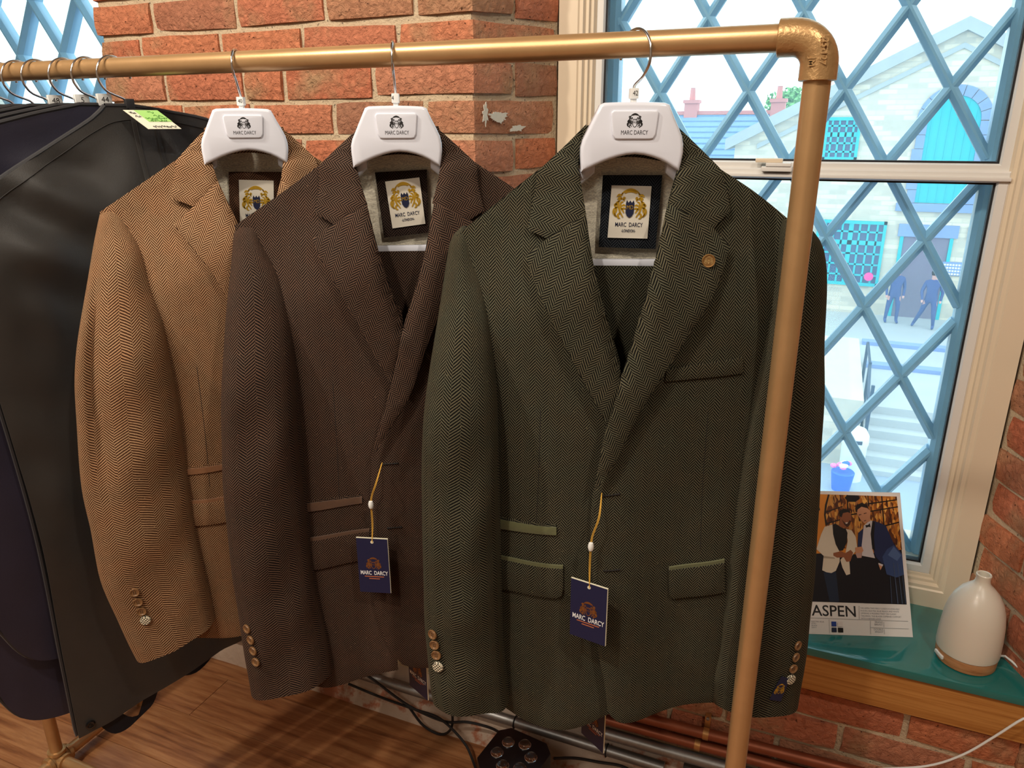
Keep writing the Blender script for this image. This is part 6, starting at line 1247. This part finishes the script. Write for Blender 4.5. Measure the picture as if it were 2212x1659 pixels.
tree((-21, 24, GZ - 1), 2.6, 3.6, 'lower leafy tree far to the left behind the bags', 3)
# ground: terrace in front of the building, steps, street
gr = empty('ground', (0, 20, GZ), 0, kind='structure')
MB().box((-30, -2.4, -0.5), (30, 26, 0)).build('terrace', M['paving'], gr, False)
RD = -0.95
MB().box((-40, -22, RD - 0.5), (40, -2.4, RD)).build('road', M['road'], gr, False)
for i in range(5):
    MB().box((1.25, -2.4 - 0.33 * (i + 1), RD - 0.2), (4.6, -2.4 - 0.33 * i, -0.17 * (i + 1) + 0.005)).build('step', M['paving'], gr, False)
for i, (yy, w) in enumerate(((2.9, 0.35), (0.6, 0.35))): MB().box((1.3, yy, 0), (12, yy + w, 0.10)).build('kerb', M['dressed'], gr, False)
pw = MB().box((-1.6, 0, -1.2), (0, 5.2, 0.55)).build('retaining_wall', M['stone'], None, False, loc=(1.12, 16.2, GZ)); tag(pw, 'pale stone retaining wall beside the street steps', 'wall')
rail = empty('iron_railing', (1.22, 15.9, GZ - 0.9), 0, 'thin iron handrail beside the street steps', 'railing')
for yy in (0, 1.7, 3.4): MB().tube([(0, yy, 0), (0, yy, 1.9)], 0.035, 8).build('rail_post', M['iron'], rail)
MB().tube([(0, 0, 1.0), (0, 1.7, 1.85), (0, 3.4, 1.9)], 0.03, 8).build('hand_rail', M['iron'], rail)
# bin and flower tub at the foot of the steps
bn = empty('domed_bin', (1.03, 15.6, GZ + RD), 0, 'white domed litter bin with a dark slot at the foot of the street steps', 'bin')
V, F = lathe([(0.02, 0), (0.22, 0), (0.24, 0.75), (0.26, 0.80), (0.25, 0.98), (0.18, 1.10), (0.06, 1.15), (0.005, 1.155)], 24); MB().add(V, F).build('bin_body', plain('white_bin', srgb(226, 238, 236), 0.4), bn)
MB().box((-0.12, -0.265, 0.86), (0.12, -0.22, 0.93)).build('bin_slot', M['iron'], bn, False)
ft = empty('flower_tub', (0.86, 15.0, GZ + RD), 0, 'blue flower tub with pink and white blooms in front of the white bin', 'flower tub')
V, F = lathe([(0.02, 0), (0.17, 0), (0.22, 0.38), (0.20, 0.40), (0.02, 0.36)], 20); MB().add(V, F).build('tub', plain('blue_tub', srgb(30, 90, 200), 0.5), ft)
rs = random.Random(9)
for i in range(16):
    t, r = rs.uniform(0, 6.28), rs.uniform(0, 0.2); V, F = lathe([(0.005, -0.05), (0.06, -0.02), (0.065, 0.02), (0.03, 0.045), (0.004, 0.05)], 8)
    MB().add(V, F).build('bloom', plain('bloom%d' % (i % 3), (srgb(240, 120, 180), srgb(240, 240, 244), srgb(40, 90, 220))[i % 3], 0.7) if i < 3 else bpy.data.materials['bloom%d' % (i % 3)], ft, loc=(r * math.cos(t), r * math.sin(t), 0.42 + 0.12 * (1 - r * 4) + rs.uniform(0, 0.06)))
# two people in dark clothes
def person(loc, rz, lab, joints, hgt):
    p = empty('person', loc, rz, lab, 'person', 'people on the terrace')
    names = list(joints); V = [joints[k][0] for k in names]
    E = [('pelvis', 'waist'), ('waist', 'chest'), ('chest', 'neck'), ('neck', 'head0'), ('head0', 'head1'), ('pelvis', 'hipl'), ('hipl', 'kneel'), ('kneel', 'anklel'), ('anklel', 'toel'), ('pelvis', 'hipr'), ('hipr', 'kneer'), ('kneer', 'ankler'), ('ankler', 'toer'), ('chest', 'shl'), ('shl', 'ell'), ('ell', 'wrl'), ('wrl', 'hal'), ('chest', 'shr'), ('shr', 'elr'), ('elr', 'wrr'), ('wrr', 'har')]
    me = bpy.data.meshes.new('body'); me.from_pydata(V, [(names.index(a), names.index(b)) for a, b in E], [])
    o = link('body', me, p); md = o.modifiers.new('skin', 'SKIN'); md.use_smooth_shade = True
    for i, k in enumerate(names): r = joints[k][1]; me.skin_vertices[0].data[i].radius = (r, r * (0.72 if k in ('waist', 'chest', 'pelvis') else 1)); me.skin_vertices[0].data[i].use_root = (k == 'pelvis')
    sb = o.modifiers.new('sub', 'SUBSURF'); sb.levels = sb.render_levels = 2
    dg = bpy.context.evaluated_depsgraph_get(); dg.update(); me2 = bpy.data.meshes.new_from_object(o.evaluated_get(dg))
    o.modifiers.clear(); o.data = me2; me2.materials.clear()
    for m in (M['trouser_dark'], M['coat_dark'], M['skin']): me2.materials.append(m)
    for f in me2.polygons:
        c = f.center; hz = joints['neck'][0][2]
        hand = min((c - Vector(joints['hal'][0])).length, (c - Vector(joints['har'][0])).length) < 0.10
        f.material_index = 2 if (c.z > hz or hand) else (1 if c.z > joints['pelvis'][0][2] - 0.05 else 0); f.use_smooth = True
    hd = Vector(joints['head1'][0]); V, F = lathe([(0.09, -0.02), (0.108, 0.04), (0.095, 0.10), (0.05, 0.135), (0.005, 0.142)], 16); MB().add(V, F).build('hair', M['hair_dark'], p, loc=(hd.x, hd.y + 0.015, hd.z - 0.03))
    for s in (-1, 1): MB().box((s * 0.035 - 0.012, -0.10, -0.045), (s * 0.035 + 0.012, -0.085, -0.03)).build('eye', M['hair_dark'], p, False, loc=(hd.x, hd.y, hd.z))
    MB().box((-0.012, -0.115, -0.085), (0.012, -0.085, -0.045)).build('nose', M['skin'], p, bevel=0.004, loc=(hd.x, hd.y, hd.z))
    return p
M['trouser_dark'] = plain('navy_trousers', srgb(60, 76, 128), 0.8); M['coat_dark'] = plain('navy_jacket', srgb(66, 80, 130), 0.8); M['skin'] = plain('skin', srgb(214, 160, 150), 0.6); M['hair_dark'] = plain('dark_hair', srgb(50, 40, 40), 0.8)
JP = lambda dl, dr, al, ar: {'pelvis': ((0, 0, 0.96), 0.15), 'waist': ((0, 0.0, 1.12), 0.15), 'chest': ((0, 0.01, 1.36), 0.17), 'neck': ((0, 0, 1.52), 0.058), 'head0': ((0, -0.015, 1.60), 0.085), 'head1': ((0, -0.02, 1.70), 0.088),
    'hipl': ((0.10, 0, 0.88), 0.10), 'kneel': ((0.12 + dl[0], dl[1], 0.48), 0.068), 'anklel': ((0.13 + dl[2], dl[3], 0.09), 0.048), 'toel': ((0.14 + dl[2], dl[3] - 0.17, 0.04), 0.038), 'hipr': ((-0.10, 0, 0.88), 0.10), 'kneer': ((-0.12 + dr[0], dr[1], 0.48), 0.068), 'ankler': ((-0.13 + dr[2], dr[3], 0.09), 0.048), 'toer': ((-0.14 + dr[2], dr[3] - 0.17, 0.04), 0.038),
    'shl': ((0.19, 0.01, 1.42), 0.072), 'ell': ((0.26 + al[0], al[1], 1.14), 0.052), 'wrl': ((0.24 + al[2], al[3], 0.92), 0.038), 'hal': ((0.235 + al[2], al[3] - 0.02, 0.80), 0.034), 'shr': ((-0.19, 0.01, 1.42), 0.072), 'elr': ((-0.26 + ar[0], ar[1], 1.14), 0.052), 'wrr': ((-0.24 + ar[2], ar[3], 0.92), 0.038), 'har': ((-0.235 + ar[2], ar[3] - 0.02, 0.80), 0.034)}
person((fx(2.013) * 26 / 27, 26.0, GZ), R(8), 'person in dark clothes standing left of the doorway across the street', JP((0.02, -0.03, 0.02, 0), (-0.02, 0.02, -0.03, 0.05), (0.0, 0.02, 0, -0.06), (0.0, 0.02, 0.0, -0.06)), 1.75)
person((fx(2.957) * 25.6 / 27, 25.6, GZ), R(-14), 'person in a dark jacket mid stride right of the doorway across the street', JP((0.02, -0.06, 0.04, 0.02), (-0.10, 0.02, -0.26, 0.16), (0.02, 0.05, 0.02, 0.02), (-0.02, -0.04, 0.02, -0.12)), 1.78)
